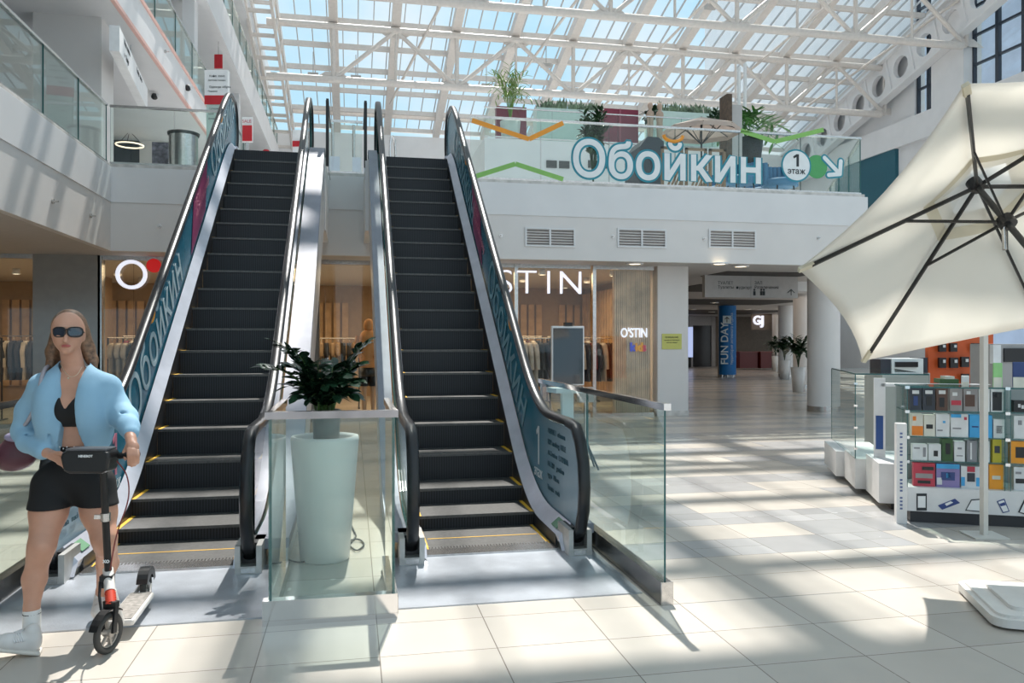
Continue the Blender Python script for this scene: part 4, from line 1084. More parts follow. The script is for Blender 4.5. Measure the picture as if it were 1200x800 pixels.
# far counter, shop fronts, sign
p = atY(893, 380, 40.5)
t = empty('shop_sign', p, 'small lit white letters over the brown shop front at the passage end', 'sign'); text('GJ', .68, 'lettering', LITW, t, (p.x - .55, 40.5, p.z), (1, 0, 0), (0, 0, 1), .04, offset=.02)
MB().box(p.x - .6, 40.55, p.z - .3, p.x + .7, 40.65, CZ).build('backing', mat('passage_brown_wall', (.2, .155, .12)), t)
for (x0, x1, pyb, lb) in ((866, 889, 433, 'left one, beside the blue pillar'), (891, 905, 433, 'right one, beside the columns')):
    A_, B_ = fl(x0, pyb), fl(x1, pyb); yy = (A_.y + B_.y) / 2; h = 20 / FPX * 43
    t = empty('counter', ((A_.x + B_.x) / 2, yy, 0), 'dark red counter at the end of the passage, ' + lb, 'counter')
    MB().box(A_.x, yy, .08, B_.x, yy + .8, h).build('body', mat('counter_red', (.11, .012, .012), .4), t); MB().box(A_.x - .05, yy - .05, h, B_.x + .05, yy + .85, h + .06).build('countertop', mat('counter_top_red', (.16, .03, .025), .3), t)
for (x0, x1, yb, yt_, lb) in ((812, 834, 416, 376, 'glazed shop entrance at the left end of the passage'),):
    Yd = 45; A_, B_ = atY(x0, yb, Yd), atY(x1, yt_, Yd); t = empty('shop_entrance', ((A_.x + B_.x) / 2, Yd, 0), lb, 'entrance')
    MB().box(A_.x - .25, Yd, 0, A_.x, Yd + .3, CZ - .01).build('jamb', GREYP, t); MB().box(B_.x, Yd, 0, B_.x + .25, Yd + .3, CZ - .01).build('jamb', GREYP, t); MB().box(A_.x, Yd + .02, 2.5, B_.x, Yd + .3, CZ - .01).build('header', GREYP, t)
    MB().box(A_.x, Yd + .1, 0, B_.x, Yd + .12, 2.5).build('glazing', [mat('dark_interior', (.03, .03, .032), .15)], t)
p, q = atY(804, 403, 44), atY(812, 383, 44)
t = empty('lit_poster', ((p.x + q.x) / 2, 44, 0), 'small bluish lit poster stand just right of the white square pillar', 'poster')
MB().box(p.x, 44, .6, q.x, 44.1, q.z).build('poster_face', mat('poster_blue', (.5, .6, .95), .5, emit=.7), t); MB().box(p.x + .1, 44.02, 0, q.x - .1, 44.08, .6).build('foot', BLACK, t)

# ================================================================== FAR GALLERY AND TERRACE
def onG(px, py, Y): return atY(px, py, Y)
p = onG(598, 158, 26.9); random.seed(2)
bushy('potted_palm', 'light green feathery palm in a white pot at the left end of the far gallery', 'potted plant', (p.x, 26.9, 8.36), (.28, .36, .75), 2.0, 30, .3, .04, (GREENL, POTW), None, .7, .5)
for (x0, x1, yt_, lb) in ((582, 617, 126, 'behind the feathery palm'), (705, 748, 129, 'behind the first letters of the shop sign')):
    A_, B_ = onG(x0, 158, 27.9), onG(x1, yt_, 27.9); t = empty('screen_panel', ((A_.x + B_.x) / 2, 27.9, 8.35), 'maroon panel stand on the far gallery ' + lb, 'panel')
    MB().box(A_.x, 27.9, 8.9, B_.x, 28.2, B_.z).build('panel', MAROON, t); MB().box(A_.x, 27.88, 8.35, B_.x, 28.2, 8.9).build('base', mat('maroon_dark', (.3, .03, .08), .5), t); xm = (A_.x + B_.x) / 2; MB().box(xm - .03, 27.87, 8.9, xm + .03, 27.9, B_.z).build('seam', mat('maroon_light', (.35, .08, .12)), t)
PG = mat('pale_planter', (.55, .68, .63), .3)
for (x0, x1, yt_, lb) in ((629, 706, 130, 'left of the maroon panel'), (771, 848, 134, 'above the middle of the shop sign')):
    A_, B_ = onG(x0, 158, 28.4), onG(x1, yt_, 28.4); t = empty('planter_box', ((A_.x + B_.x) / 2, 28.4, 8.35), 'long pale planter box with low green planting ' + lb, 'planter')
    MB().box(A_.x, 28.4, 8.35, B_.x, 29, B_.z).build('trough', PG, t); m = MB()
    for k in range(190):
        x = random.uniform(A_.x + .1, B_.x - .1); leaf(m, (x, random.uniform(28.45, 28.9), B_.z - .05), (random.uniform(-.5, .5), random.uniform(-.5, .3), 1), (0, -1, 0), random.uniform(.2, .5), .07)
    o = m.build('planting', mat('mixed_leaf', (.16, .22, .14), .5, var=.6), t)
p = onG(695, 158, 17.6)
bushy('potted_tree', 'dark leafy small tree behind the first letters of the shop sign', 'potted plant', (p.x, 17.6, Z2), (.2, .26, .7), 1.75, 46, .17, .08, (GREEN, POTW), None, .42, .1)
for px, lb in ((762, 'beside maroon panel'), (838, 'beside long planter')):
    p = onG(px, 150, 27.7); bushy('potted_plant', 'small dark plant in a tall pale vase on the far gallery ' + lb, 'potted plant', (p.x, 27.7, 8.36), (.15, .22, .95), .8, 10, .25, .1, (GREEN, PG), None, .3, .1)
p = onG(880, 150, 24.0)
bushy('potted_palm', 'green palm in a dark frame stand right of the dark brown pillar', 'potted plant', (p.x, 24, 7.3), (.3, .4, .9), 1.0, 18, .5, .1, (mat('palm_green', (.06, .2, .04), .4, var=.3), BLACK), None, 1.3, .5)
t = empty('plant_stand', (p.x, 24, Z2), 'dark frame stand under the green palm', 'stand')
for dx in (-.42, .42):
    for dy in (-.3, .3): MB().box(p.x + dx - .03, 24 + dy - .03, Z2, p.x + dx + .03, 24 + dy + .03, 7.28).build('leg', BLACK, t)
MB().box(p.x - .45, 23.67, 7.24, p.x + .45, 24.33, 7.3).build('top', BLACK, t)
a_, c_ = onG(852, 180, 22), onG(858, 110, 22)
t = empty('brown_pillar', (a_.x, 22, Z2), 'tall dark brown pillar with a grey side behind the end of the shop sign', 'pillar')
MB().box(a_.x, 22, Z2, c_.x, 22.5, c_.z).build('front', mat('dark_brown', (.08, .05, .03), .6, var=.4), t); MB().box(c_.x, 22.05, Z2, c_.x + .35, 22.5, c_.z - .3).build('side', GREYP, t)
for px, lb in ((866, 'left one'), (873, 'right one')):
    a_ = onG(px, 200, 25.5); tag(MB().cyl((a_.x, 25.5, Z2), (a_.x, 25.5, 11.2 - (873 - px) * .02), .06, n=10).build('slender_post', WHITE, org=(a_.x, 25.5, Z2)), 'slender white post right of the brown pillar, %s of the pair' % lb, 'post')
# terrace parasol
p = onG(822, 137, 20); ap = Vector((p.x, 20, p.z)); t = empty('terrace_parasol', (p.x, 20, Z2), 'small beige parasol on the terrace behind the shop sign letters', 'parasol')
BEI = mat('parasol_beige', (.5, .4, .34), .8); rim = [ap + Vector((1.05 * math.cos(2 * PI * k / 8 + .4), 1.05 * math.sin(2 * PI * k / 8 + .4), -.36)) for k in range(8)]
m = MB(); m.add([ap] + rim + [q - Vector((0, 0, .12)) for q in rim] + [ap - Vector((0, 0, .02))], [(0, 1 + k, 1 + (k + 1) % 8) for k in range(8)] + [(1 + k, 9 + k, 9 + (k + 1) % 8, 1 + (k + 1) % 8) for k in range(8)] + [(17, 1 + (k + 1) % 8, 1 + k) for k in range(8)]); m.build('canopy', BEI, t)
m = MB()
for q in rim: m.tube([ap - Vector((0, 0, .05)), q + Vector((0, 0, -.03))], .012, 5); m.tube([ap - Vector((0, 0, .75)), (ap + q) / 2 - Vector((0, 0, .05))], .012, 5)
m.build('ribs', BLACK, t); MB().cyl((p.x, 20, Z2), ap, .025, n=8).build('pole', BLACK, t)
# terrace furniture: blue armchairs, wood slat screens, dark screens
BLU = mat('chair_blue', (.06, .2, .36), .6)
ch0 = None
for px, Y in ((846, 17.6), (868, 16.4), (893, 17.6), (915, 16.5)):
    p = onG(px, 200, Y)
    if ch0 is None:
        ch0 = empty('armchair', (p.x, Y, Z2), 'blue rounded terrace armchair, leftmost of the four behind the shop sign end', 'armchair', 'blue armchairs on the terrace')
        m = MB(); m.lathe([(0, .62), (.36, .62), (.38, .72), (.36, .78), (0, .78)], (p.x, Y, Z2), 20); m.build('seat', BLU, ch0)
        m = MB()
        for k in range(12):
            a = PI * .0 + PI * k / 11; m.cyl((p.x + .37 * math.cos(a), Y + .37 * math.sin(a), Z2 + .65), (p.x + .39 * math.cos(a), Y + .39 * math.sin(a), Z2 + 1.15), .06, n=8)
        m.build('backrest', BLU, ch0)
        for dx, dy in ((-.25, -.25), (.25, -.25), (-.25, .25), (.25, .25)): MB().cyl((p.x + dx, Y + dy, Z2), (p.x + dx * .8, Y + dy * .8, Z2 + .63), .018, n=6).build('leg', BLACK, ch0)
    else: tag(copy_tree(ch0, None, (p.x, Y, Z2)), 'blue rounded terrace armchair, %s of the four behind the shop sign end' % {868: 'second from left', 893: 'third from left', 915: 'rightmost'}[px])
SLATW = mat('slat_brown', (.25, .16, .1), .6)
for i, (x0, x1) in enumerate(((775, 800), (803, 828), (831, 850))):
    A_, B_ = onG(x0, 206, 15.9), onG(x1, 182, 15.9); t = empty('slat_screen', ((A_.x + B_.x) / 2, 15.9, Z2), 'brown screen of slanting wooden slats behind the shop sign, %s' % ('leftmost of three', 'middle of three', 'rightmost of three')[i], 'screen')
    m = MB(); zt = Z2 + 1.25
    for k in range(7):
        xx = A_.x + (B_.x - A_.x) * k / 6; m.bar((xx, 15.9, Z2 + .1), (min(xx + .5, B_.x), 15.9, Z2 + .1 + 1.1 * (min(xx + .5, B_.x) - xx) / .5), .03, .04)
    m.build('slats', SLATW, t); m = MB(); m.box(A_.x, 15.87, Z2, B_.x, 15.93, Z2 + .1); m.box(A_.x, 15.87, zt - .05, B_.x, 15.93, zt); m.box(A_.x, 15.87, Z2, A_.x + .05, 15.93, zt); m.box(B_.x - .05, 15.87, Z2, B_.x, 15.93, zt); m.build('frame', SLATW, t)
A_, B_ = onG(750, 200, 18.5), onG(778, 161, 18.5)
t = empty('dark_kiosk', ((A_.x + B_.x) / 2, 18.5, Z2), 'dark rounded booth behind the third and fourth sign letters', 'booth')
m = MB(); m.prism([(A_.x, Z2), (B_.x, Z2), (B_.x, B_.z - .1), (B_.x - .15, B_.z), (A_.x + .2, B_.z), (A_.x, B_.z - .25)], 18.5, 19.6, 1); m.build('body', mat('booth_dark', (.03, .035, .045), .4), t); MB().box(A_.x + .1, 18.46, Z2 + .6, B_.x - .1, 18.5, Z2 + .95).build('shelf', SLATW, t)
for k, px in enumerate((762, 773)):
    p = onG(px, 145, 27.1); t = empty('person', (p.x, 27.1, 8.36), ('person in a light top standing at the far gallery rail, left of two', 'person in a light top standing at the far gallery rail, right of two')[k], 'person')
    m = MB(); m.lathe([(0, 0), (.08, 0), (.09, .5), (.12, .9), (.11, 1.1), (.145, 1.35), (.12, 1.45), (.06, 1.5), (.05, 1.55), (.09, 1.62), (.1, 1.7), (.07, 1.78), (0, 1.8)], (p.x, 27.1, 8.36), 14); m.build('body', mat('distant_figure', (.5, .36, .28), .8), t)
# vents of the far gallery front
for i, (xa, xb, lb) in enumerate(((641, 668, 'under the left planter box'), (690, 715, 'behind the second letter'), (739, 763, 'behind the third letter'))):
    pa, pb = atY(xa, 187, 26.1), atY(xb, 197, 26.1); v = empty('louvre_vent', (pa.x, 26.1, pb.z), 'grey louvre vent in the far gallery front ' + lb, 'vent')
    xm = (pa.x + pb.x) / 2
    for x0, x1 in ((pa.x, xm - .04), (xm + .04, pb.x)):
        m = MB(); m.box(x0, 26.17, pb.z, x1, 26.19, pa.z)
        for k in range(4): z = pb.z + (pa.z - pb.z) * (k + .5) / 4; m.box(x0, 26.14, z - .012, x1, 26.18, z + .01)
        m.build('louvres', mat('vent_dark', (.12, .12, .12), .5), v)
# far banding behind the escalator tops: low glazed wall of the far end
b = MB()
for z in (9.6, 10.1, 10.6): b.box(-3, 46.7, z, 5.5, 46.95, z + .22)
st(b.build('trim_8', mat('band_grey', (.3, .28, .27), .5)))
# small return newel of the farther escalator, and two bright stair ends
for px, lb in ((393, 'left one'), (418, 'right one')):
    p = atY(px, 215, 17); t = empty('stair_newel', (p.x, 17, Z2), 'small steel stair end seen in the gap between the escalator tops, ' + lb, 'newel')
    MB().box(p.x - .09, 17, Z2, p.x + .09, 17.5, 6.0 - .6).build('box', DECK, t); MB().cyl((p.x - .06, 17.1, 5.4), (p.x - .06, 17.1, 6.1), .03, n=8).build('post', STEEL, t)
p = atY(460, 190, 15.2)
t = empty('handrail_bow', (p.x, 15.2, Z2), 'small bowed steel rail end at the top left of the right escalator', 'rail')
m = MB(); m.tube([(p.x + a_, 15.2 + a_, z_) for a_, z_ in ((-.05, Z2), (-.05, 5.25), (-.03, 5.38), (0, 5.42), (.04, 5.36), (.06, 5.15), (.07, Z2))], .022, 8); m.build('bow', CHROME, t)

# ================================================================== LEFT GALLERY THINGS
p, q = atY(198, 192, 16.4), atY(232, 157, 16.4)
t = empty('litter_bin', ((p.x + q.x) / 2, 16.4, Z2), 'big round brushed steel bin behind the glass left of the left escalator', 'bin')
r = (q.x - p.x) / 2; cx = (p.x + q.x) / 2
MB().cyl((cx, 16.4, Z2), (cx, 16.4, q.z - .05), r, n=36).build('drum', STEEL, t); MB().lathe([(r + .02, 0), (r + .03, .05), (r - .04, .06), (r - .05, .0)], (cx, 16.4, q.z - .05), 36).build('rim', mat('dark_rim', (.1, .1, .1), .3, .8), t)
p, q = atY(178, 192, 17), atY(197, 167, 17)
tag(MB().box(p.x, 17, Z2, q.x, 17.1, q.z).build('dark_poster', mat('dark_mottled_poster', (.12, .11, .14), .4, var=.8, vscale=12)), 'dark patterned poster board standing left of the round steel bin', 'poster')
# hanging direction sign under the third floor gallery, turned
def oriented_sign(c, rg, up, w_, h_, th, label, lines, red=None, name='hanging_sign', hang=None):
    c, rg, up = Vector(c), Vector(rg).normalized(), Vector(up).normalized(); nn = rg.cross(up)
    t = empty(name, c, label, 'sign'); MB().obox(c, rg * w_ / 2, nn * th / 2, up * h_ / 2).build('sign_box', SIGNW, t)
    for s_, dx, dz, sz, mm in lines: text(s_, sz, 'lettering', mm, t, c + rg * dx + up * dz + nn * (th / 2 + .004), rg, up, .001)
    if red: MB().obox(c + up * red[0] + nn * (th / 2 + .002), rg * w_ / 2, nn * .004, up * red[1]).build('red_band', RED, t)
    if hang: MB().cyl(c + up * h_ / 2, c + up * (h_ / 2 + hang), .015, n=6).build('hanger', STEEL, t)
    return t
# sign on the soffit, seen obliquely: long side runs along the gallery
sg_c = (XL - 1.0, 15.6, 7.0)
a1, a2 = PD(134, 62, 13.6), PD(168, 102, 17.0)
rgv = (a2 - a1); rgv.z = 0
oriented_sign(((a1 + a2) / 2).to_tuple(), rgv, (0, 0, 1), rgv.length, .44, .16, 'long white direction sign hanging under the gallery ceiling at upper left',
              [('Магазины', -1.3, .08, .14, INK), ('Кафе, кино', .2, .08, .14, INK), ('← Лифт', -1.3, -.14, .14, INK)], None, hang=.3)
# floor directory totem with red band
rg_ = Vector((CS, -SN, 0)); TD = 16.0; p0, p1 = PD(241, 123, TD), PD(268, 83, TD); wd = 27 / FPX * TD; c = (p0 + p1) / 2
t = oriented_sign(c, rg_, (0, 0, 1), wd, 40 / FPX * TD, .12, 'tall white floor directory totem with red band above the left escalator handrail',
              [('3  Кафе, кино', -.2, .20, .06, INK), ('   Детские товары', -.2, .12, .045, INK), ('2  Одежда, обувь', -.2, -.02, .06, INK), ('   Подарки', -.2, -.10, .045, INK)], (-.26, .09), name='directory_totem')
zb = p0.z; MB().obox((c.x, c.y, (zb + Z2) / 2), rg_ * wd * .45, (0, .05, 0), (0, 0, (zb - Z2) / 2)).build('lower_panel', PG, t)
for k, s_ in enumerate(('1 Супермаркет', '  Банк', '  Аптека')): text(s_, .05, 'lettering', INK, t, (c.x - wd * .4, c.y - .07, zb - .12 - .1 * k), rg_, (0, 0, 1), .001)
p = PD(256, 72, 25.6)
t = empty('red_sign', p, 'small red sign hanging above the white directory totem', 'sign'); MB().obox(p, rg_ * .13, (0, .03, 0), (0, 0, .22)).build('plate', RED, t); MB().cyl(p + Vector((0, 0, .2)), (p.x, p.y, 11.22), .012, n=6).build('hanger', STEEL, t)
p = PD(290, 152, 16.5)
t = empty('poster_stand', (p.x, p.y, Z2), 'red and white sale poster on a stand behind the left escalator top', 'poster'); MB().obox(p, rg_ * .11, (0, .03, 0), (0, 0, .26)).build('sheet', SIGNW, t); MB().obox(p + Vector((0, -.04, -.08)), rg_ * .10, (0, .01, 0), (0, 0, .16)).build('red_print', RED, t); text('SALE', .09, 'lettering', RED, t, p + Vector((-.1, -.05, .13)), rg_, (0, 0, 1), .001)
MB().box(p.x - .03, p.y, Z2, p.x + .03, p.y + .03, p.z - .2).build('leg', STEEL, t)
p = PD(349, 165, 20)
t = empty('info_board', (p.x, p.y, Z2), 'white information board with a red stripe left of the left escalator newel', 'sign'); MB().obox((p.x, p.y, 6.2), rg_ * .13, (0, .04, 0), (0, 0, .65)).build('board', SIGNW, t); MB().obox((p.x, p.y - .05, 6.5), rg_ * .13, (0, .01, 0), (0, 0, .07)).build('red_stripe', RED, t)
MB().obox((p.x, p.y, 5.0), rg_ * .1, (0, .05, 0), (0, 0, .6)).build('stand', GREYP, t)
# ceiling ring lamp and downlight under the third floor
p = PD(152, 170, 22.5); t = empty('ring_lamp', p, 'thin glowing ring lamp behind the left gallery glass', 'lamp')
m = MB(); m.tube([(p.x + .36 * math.cos(2 * PI * k / 32), p.y + .36 * math.sin(2 * PI * k / 32), p.z) for k in range(33)], .02, 6, caps=False); m.build('ring', mat('ring_glow', (1, .8, .6), .5, emit=1.4), t); m = MB(); m.cyl((p.x, p.y, p.z + .4), (p.x, p.y, 7.42), .01, n=5); m.build('cord', BLACK, t)
for a in (0, 2.1, 4.2): MB().cyl((p.x + .36 * math.cos(a), p.y + .36 * math.sin(a), p.z), (p.x, p.y, p.z + .4), .008, n=5).build('wire', BLACK, t)
xa, xb, xc_ = atY(126, 150, 25).x, atY(164, 150, 25).x, atY(205, 150, 25).x
st(MB().box(xa, 25, Z2, xb, 25.2, 7.42).build('wall_dark', mat('dark_slate_wall', (.05, .06, .075), .5, var=.5, vscale=2)))
st(MB().box(xb, 24.95, Z2, xc_, 25.2, 7.42).build('wall_niche', WHITE2))
for px, py, lb, grp in ((181, 113, 'dark dome security camera under the third floor gallery', None), (220, 103, 'dark round camera on the third floor fascia', None)):
    p = PD(px, py, 18.75 if px == 181 else 19.7); t = empty('security_camera', p, lb, 'camera'); MB().ball(p, .08, 12).build('dome', BLACK, t); MB().cyl(p + Vector((-.1, 0, .02)), p + Vector((.1, 0, .02)), .05, n=10).build('mount', WHITE, t)
# small person at the rail of the gallery
def small_person(loc, label, skin, top_, hat=None):
    x, y, z = loc; t = empty('person', loc, label, 'person'); m = MB()
    m.lathe([(0, .0), (.1, 0), (.13, .45), (.17, .85), (.15, 1.05), (.2, 1.35), (.14, 1.46), (.05, 1.5), (0, 1.5)], loc, 14)
    for s_ in (-1, 1): m.tube([(x + s_ * .18, y, z + 1.38), (x + s_ * .3, y - .12, z + 1.1), (x + s_ * .32, y - .3, z + 1.2)], [.06, .05, .04], 7)
    m.build('body', top_, t); MB().ball((x, y, z + 1.63), .11, 12, sc=(.85, .9, 1.1)).build('head', skin, t)
    if hat: m = MB(); m.ball((x, y, z + 1.68), .115, 12, sc=(.95, 1, .9)); m.build('cap', hat, t)
SK = mat('skin_small', (.55, .33, .24), .6)
p = PD(312, 170, 19.5); small_person((p.x, p.y, Z2 + .05), 'person in dark clothes and a red cap at the gallery rail behind the escalators', SK, mat('dark_top', (.03, .03, .03)), RED)

# ================================================================== LARGE CREAM PARASOL
APEX = Vector((3.7959, 4.2751, 2.5126)); NRM = Vector((-.02876, .65133, .75826)).normalized()
TIPS = [Vector(v) for v in ((2.8927, 3.3104, 2.7625), (4.1247, 3.0714, 3.0145), (5.0398, 3.7672, 2.4516), (4.7229, 4.7019, 1.6366), (3.4910, 4.9409, 1.3846), (2.5759, 4.2452, 1.9475))]
BX, BY = 3.818, 3.787
def fabric(name, col, tr):
    m = bpy.data.materials.new(name); m.use_nodes = True; n = m.node_tree; n.nodes.clear()
    o = n.nodes.new('ShaderNodeOutputMaterial'); d = n.nodes.new('ShaderNodeBsdfDiffuse'); t_ = n.nodes.new('ShaderNodeBsdfTranslucent'); mx = n.nodes.new('ShaderNodeMixShader')
    nz = n.nodes.new('ShaderNodeTexNoise'); nz.inputs['Scale'].default_value = 3; r = n.nodes.new('ShaderNodeValToRGB')
    r.color_ramp.elements[0].color = (*[c * .95 for c in col], 1); r.color_ramp.elements[1].color = (*col, 1); tc = n.nodes.new('ShaderNodeTexCoord')
    n.links.new(tc.outputs['Object'], nz.inputs['Vector']); n.links.new(nz.outputs['Fac'], r.inputs['Fac'])
    d.inputs['Color'].default_value = (*col, 1); mx.inputs['Fac'].default_value = tr
    n.links.new(r.outputs[0], d.inputs['Color']); n.links.new(r.outputs[0], t_.inputs['Color'])
    n.links.new(d.outputs[0], mx.inputs[1]); n.links.new(t_.outputs[0], mx.inputs[2]); n.links.new(mx.outputs[0], o.inputs['Surface']); return m
CREAMF = fabric('cream_canvas', (.93, .91, .86), .5)
CREAMD = fabric('cream_canvas_double', (.80, .75, .62), .35)
t = empty('parasol', (BX, BY, 0), 'large tilted cream parasol with black ribs on a white base at the right edge', 'parasol')
def canopy_pt(k, s_, q, lift=0.0):
    # s_ 0 apex..1 rim, q 0..1 across the sector
    a, b_ = TIPS[k], TIPS[(k + 1) % 6]
    p = APEX + ((a * (1 - q) + b_ * q) - APEX) * s_
    w_ = 4 * q * (1 - q)
    ctr = APEX - NRM * .41
    p = p - NRM * (.05 * w_ * s_ * (1 - .3 * s_)) + (ctr - (a * (1 - q) + b_ * q)) * (.055 * w_ * s_ ** 3)
    return p + NRM * (lift + .012)
m = MB()
for k in range(6):
    NS_, NQ = 10, 8; vs = []
    for side in (0, .002):
        for i in range(NS_ + 1):
            for j in range(NQ + 1): vs.append(canopy_pt(k, .16 + .84 * i / NS_, j / NQ, side))
    W_ = NQ + 1; o2 = (NS_ + 1) * W_
    fs = [(i * W_ + j, i * W_ + j + 1, (i + 1) * W_ + j + 1, (i + 1) * W_ + j) for i in range(NS_) for j in range(NQ)]
    m.add(vs, fs + [tuple(o2 + x for x in f[::-1]) for f in fs] + [(NS_ * W_ + j, NS_ * W_ + j + 1, o2 + NS_ * W_ + j + 1, o2 + NS_ * W_ + j) for j in range(NQ)], 0, True)
m.build('canopy', CREAMF, t)
m = MB()
for k in range(6):
    vs = [canopy_pt(k, .30 * i / 4, j / 6, .03 - .02 * i / 4) for i in range(5) for j in range(7)]
    m.add(vs, [(i * 7 + j, i * 7 + j + 1, (i + 1) * 7 + j + 1, (i + 1) * 7 + j) for i in range(4) for j in range(6)], 0, True)
m.build('vent_cap', CREAMF, t)
m = MB()
for k in range(6):
    vs = [canopy_pt(k, s_, j / 8, -.004) for s_ in (.235, .30) for j in range(9)]
    m.add(vs, [(j, j + 1, 9 + j + 1, 9 + j) for j in range(8)], 0, True)
m.build('seam_ring', CREAMD, t)
RUN = APEX - NRM * .36
for k in range(6):
    d_ = TIPS[k] - APEX; b1 = APEX - NRM * .03 + d_.normalized() * .03
    MB().bar(b1, TIPS[k] - NRM * .006 - d_.normalized() * .09, .014, .022, NRM).build('rib', BLACK, t)
    MB().bar(TIPS[k] - d_.normalized() * .10 - NRM * .004, TIPS[k] + NRM * .004, .035, .02, NRM).build('tip_pocket', CREAMD, t)
    MB().bar(RUN, APEX + d_ * .42 - NRM * .02, .011, .016, NRM).build('strut', BLACK, t)
MB().cyl(APEX - NRM * .05, APEX + NRM * .02, .045, n=14).build('top_hub', BLACK, t); MB().cyl(APEX, APEX + NRM * .1, .02, n=10).build('finial', BLACK, t)
MB().cyl(RUN - NRM * .03, RUN + NRM * .03, .05, n=14).build('runner', BLACK, t)
JO = APEX - NRM * .75
MB().cyl(APEX, JO, .019, n=12).build('upper_mast', mat('dark_mast', (.06, .06, .06), .4, .5), t)
MB().cyl(JO - NRM * -.09, JO - NRM * .03, .028, n=12).build('tilt_joint', STEEL, t)
MB().cyl((BX, BY, .06), (BX, BY, JO.z), .021, n=12).build('mast', mat('light_mast', (.5, .5, .5), .35, .6), t)
MB().cyl(RUN + Vector((-.02, 0, -.03)), RUN + Vector((-.04, -.03, -.17)), .012, n=8).build('crank_grip', STEEL, t)
def rrect(cx, cy, hx, hy, r, ang, n=6):
    o = []
    for sx, sy, a0 in ((1, 1, 0), (-1, 1, 90), (-1, -1, 180), (1, -1, 270)):
        for i in range(n + 1):
            a = math.radians(a0 + 90 * i / n); o.append((sx * (hx - r) + r * math.cos(a), sy * (hy - r) + r * math.sin(a)))
    c_, s_ = math.cos(ang), math.sin(ang); return [(cx + x * c_ - y * s_, cy + x * s_ + y * c_) for x, y in o]
ba = -.45
m = MB(); m.prism(rrect(BX, BY, .36, .36, .08, ba), .015, .06, 2); m.prism(rrect(BX, BY, .33, .33, .07, ba), .06, .075, 2)
m.prism(rrect(BX, BY, .24, .24, .05, ba), .075, .095, 2); m.build('base', mat('base_white', (.78, .76, .73), .4), t, bevel=.006)
m = MB(); m.prism(rrect(BX, BY, .3, .3, .06, ba), 0, .016, 2); m.build('base_foot', BLACK, t)
MB().cyl((BX, BY, .09), (BX, BY, .4), .03, n=14).build('base_sleeve', STEEL, t); m = MB(); p = Vector((BX - .09, BY - .02, .33)); m.cyl((BX, BY, .33), p, .008, n=8); m.ball(p, .022, 8); m.build('clamp_knob', BLACK, t)

p = fl(1153, 628)
t = empty('steel_post', (p.x, p.y, 0), 'slender white square post with square foot plate before the phone kiosk', 'post')
MB().box(p.x - .021, p.y - .021, .012, p.x + .021, p.y + .021, 2.35).build('post', mat('post_white', (.62, .6, .56), .5), t)
c_, s_ = math.cos(.25), math.sin(.25); MB().obox((p.x, p.y, .007), (.13 * c_, -.13 * s_, 0), (.13 * s_, .13 * c_, 0), (0, 0, .006)).build('foot_plate', mat('post_white', (.62, .6, .56)), t)

# ================================================================== PHONE KIOSK
KO = Vector((4.6, 5.92, 0)); KU = Vector((.9, -.436, 0)).normalized(); KV = Vector((-KU.y, KU.x, 0))
def onK(px, py, dv=0.0):
    o = KO + KV * dv; k = (px - 600) / FPX; r = Vector((SN + k * CS, CS - k * SN, (400 - py) / FPX))
    # (r*d - o).KV = 0
    d = (o.x * KV.x + o.y * KV.y) / (r.x * KV.x + r.y * KV.y); return Vector((r.x * d, r.y * d, HC + r.z * d))
def ku(p): return (p - KO).dot(KU)
def kbox(m, u0, u1, v0, v1, z0, z1, mi=0, sides=None):
    c = KO + KU * (u0 + u1) / 2 + KV * (v0 + v1) / 2; c.z = (z0 + z1) / 2
    return m.obox(c, KU * (u1 - u0) / 2, KV * (v1 - v0) / 2, (0, 0, (z1 - z0) / 2), mi, sides)
ZT, ZS = 1.15, (.318, .523, .728, .945)
U1 = ku(onK(1181, 500)); U2 = U1 + 1.15
t = empty('display_kiosk', KO, 'white and glass phone accessory kiosk with illustrated base panels at the right edge', 'kiosk')
KW = mat('kiosk_white', (.74, .73, .73), .4)
kb = kbox(MB(), 0, U2, 0, .55, .10, .30).build('base_front', KW, t)
kbox(MB(), .03, U2, .04, .5, 0, .10).build('toe_recess', DKSTEEL, t)
for k, z in enumerate(ZS[1:]): kbox(MB(), .0, U1 - .01, .03, .42, z - .008, z, 0, 1).build('glass_shelf', [GL, GEDGE], t); kbox(MB(), U1 + .01, U2, .03, .42, z - .008, z, 0, 1).build('glass_shelf', [GL, GEDGE], t)
kbox(MB(), -.01, U2, .0, .46, ZT - .012, ZT, 0, 1).build('glass_top', [GL, GEDGE], t)
for u in (0, U1 - .02, U1 + .02, U2): kbox(MB(), u - .003, u + .003, 0, .45, .30, ZT, 0, 1).build('glass_side', [GL, GEDGE], t)
kbox(MB(), 0, U2, .44, .45, .30, ZT).build('back_panel', mat('kiosk_back', (.3, .31, .32), .3), t)
for u in (0.0, U1, U2):
    m = MB()
    for z in ZS[1:] + (ZT,): kbox(m, u - .018, u + .018, -.006, .012, z - .02, z + .005)
    m.build('clip', CHROME, t)
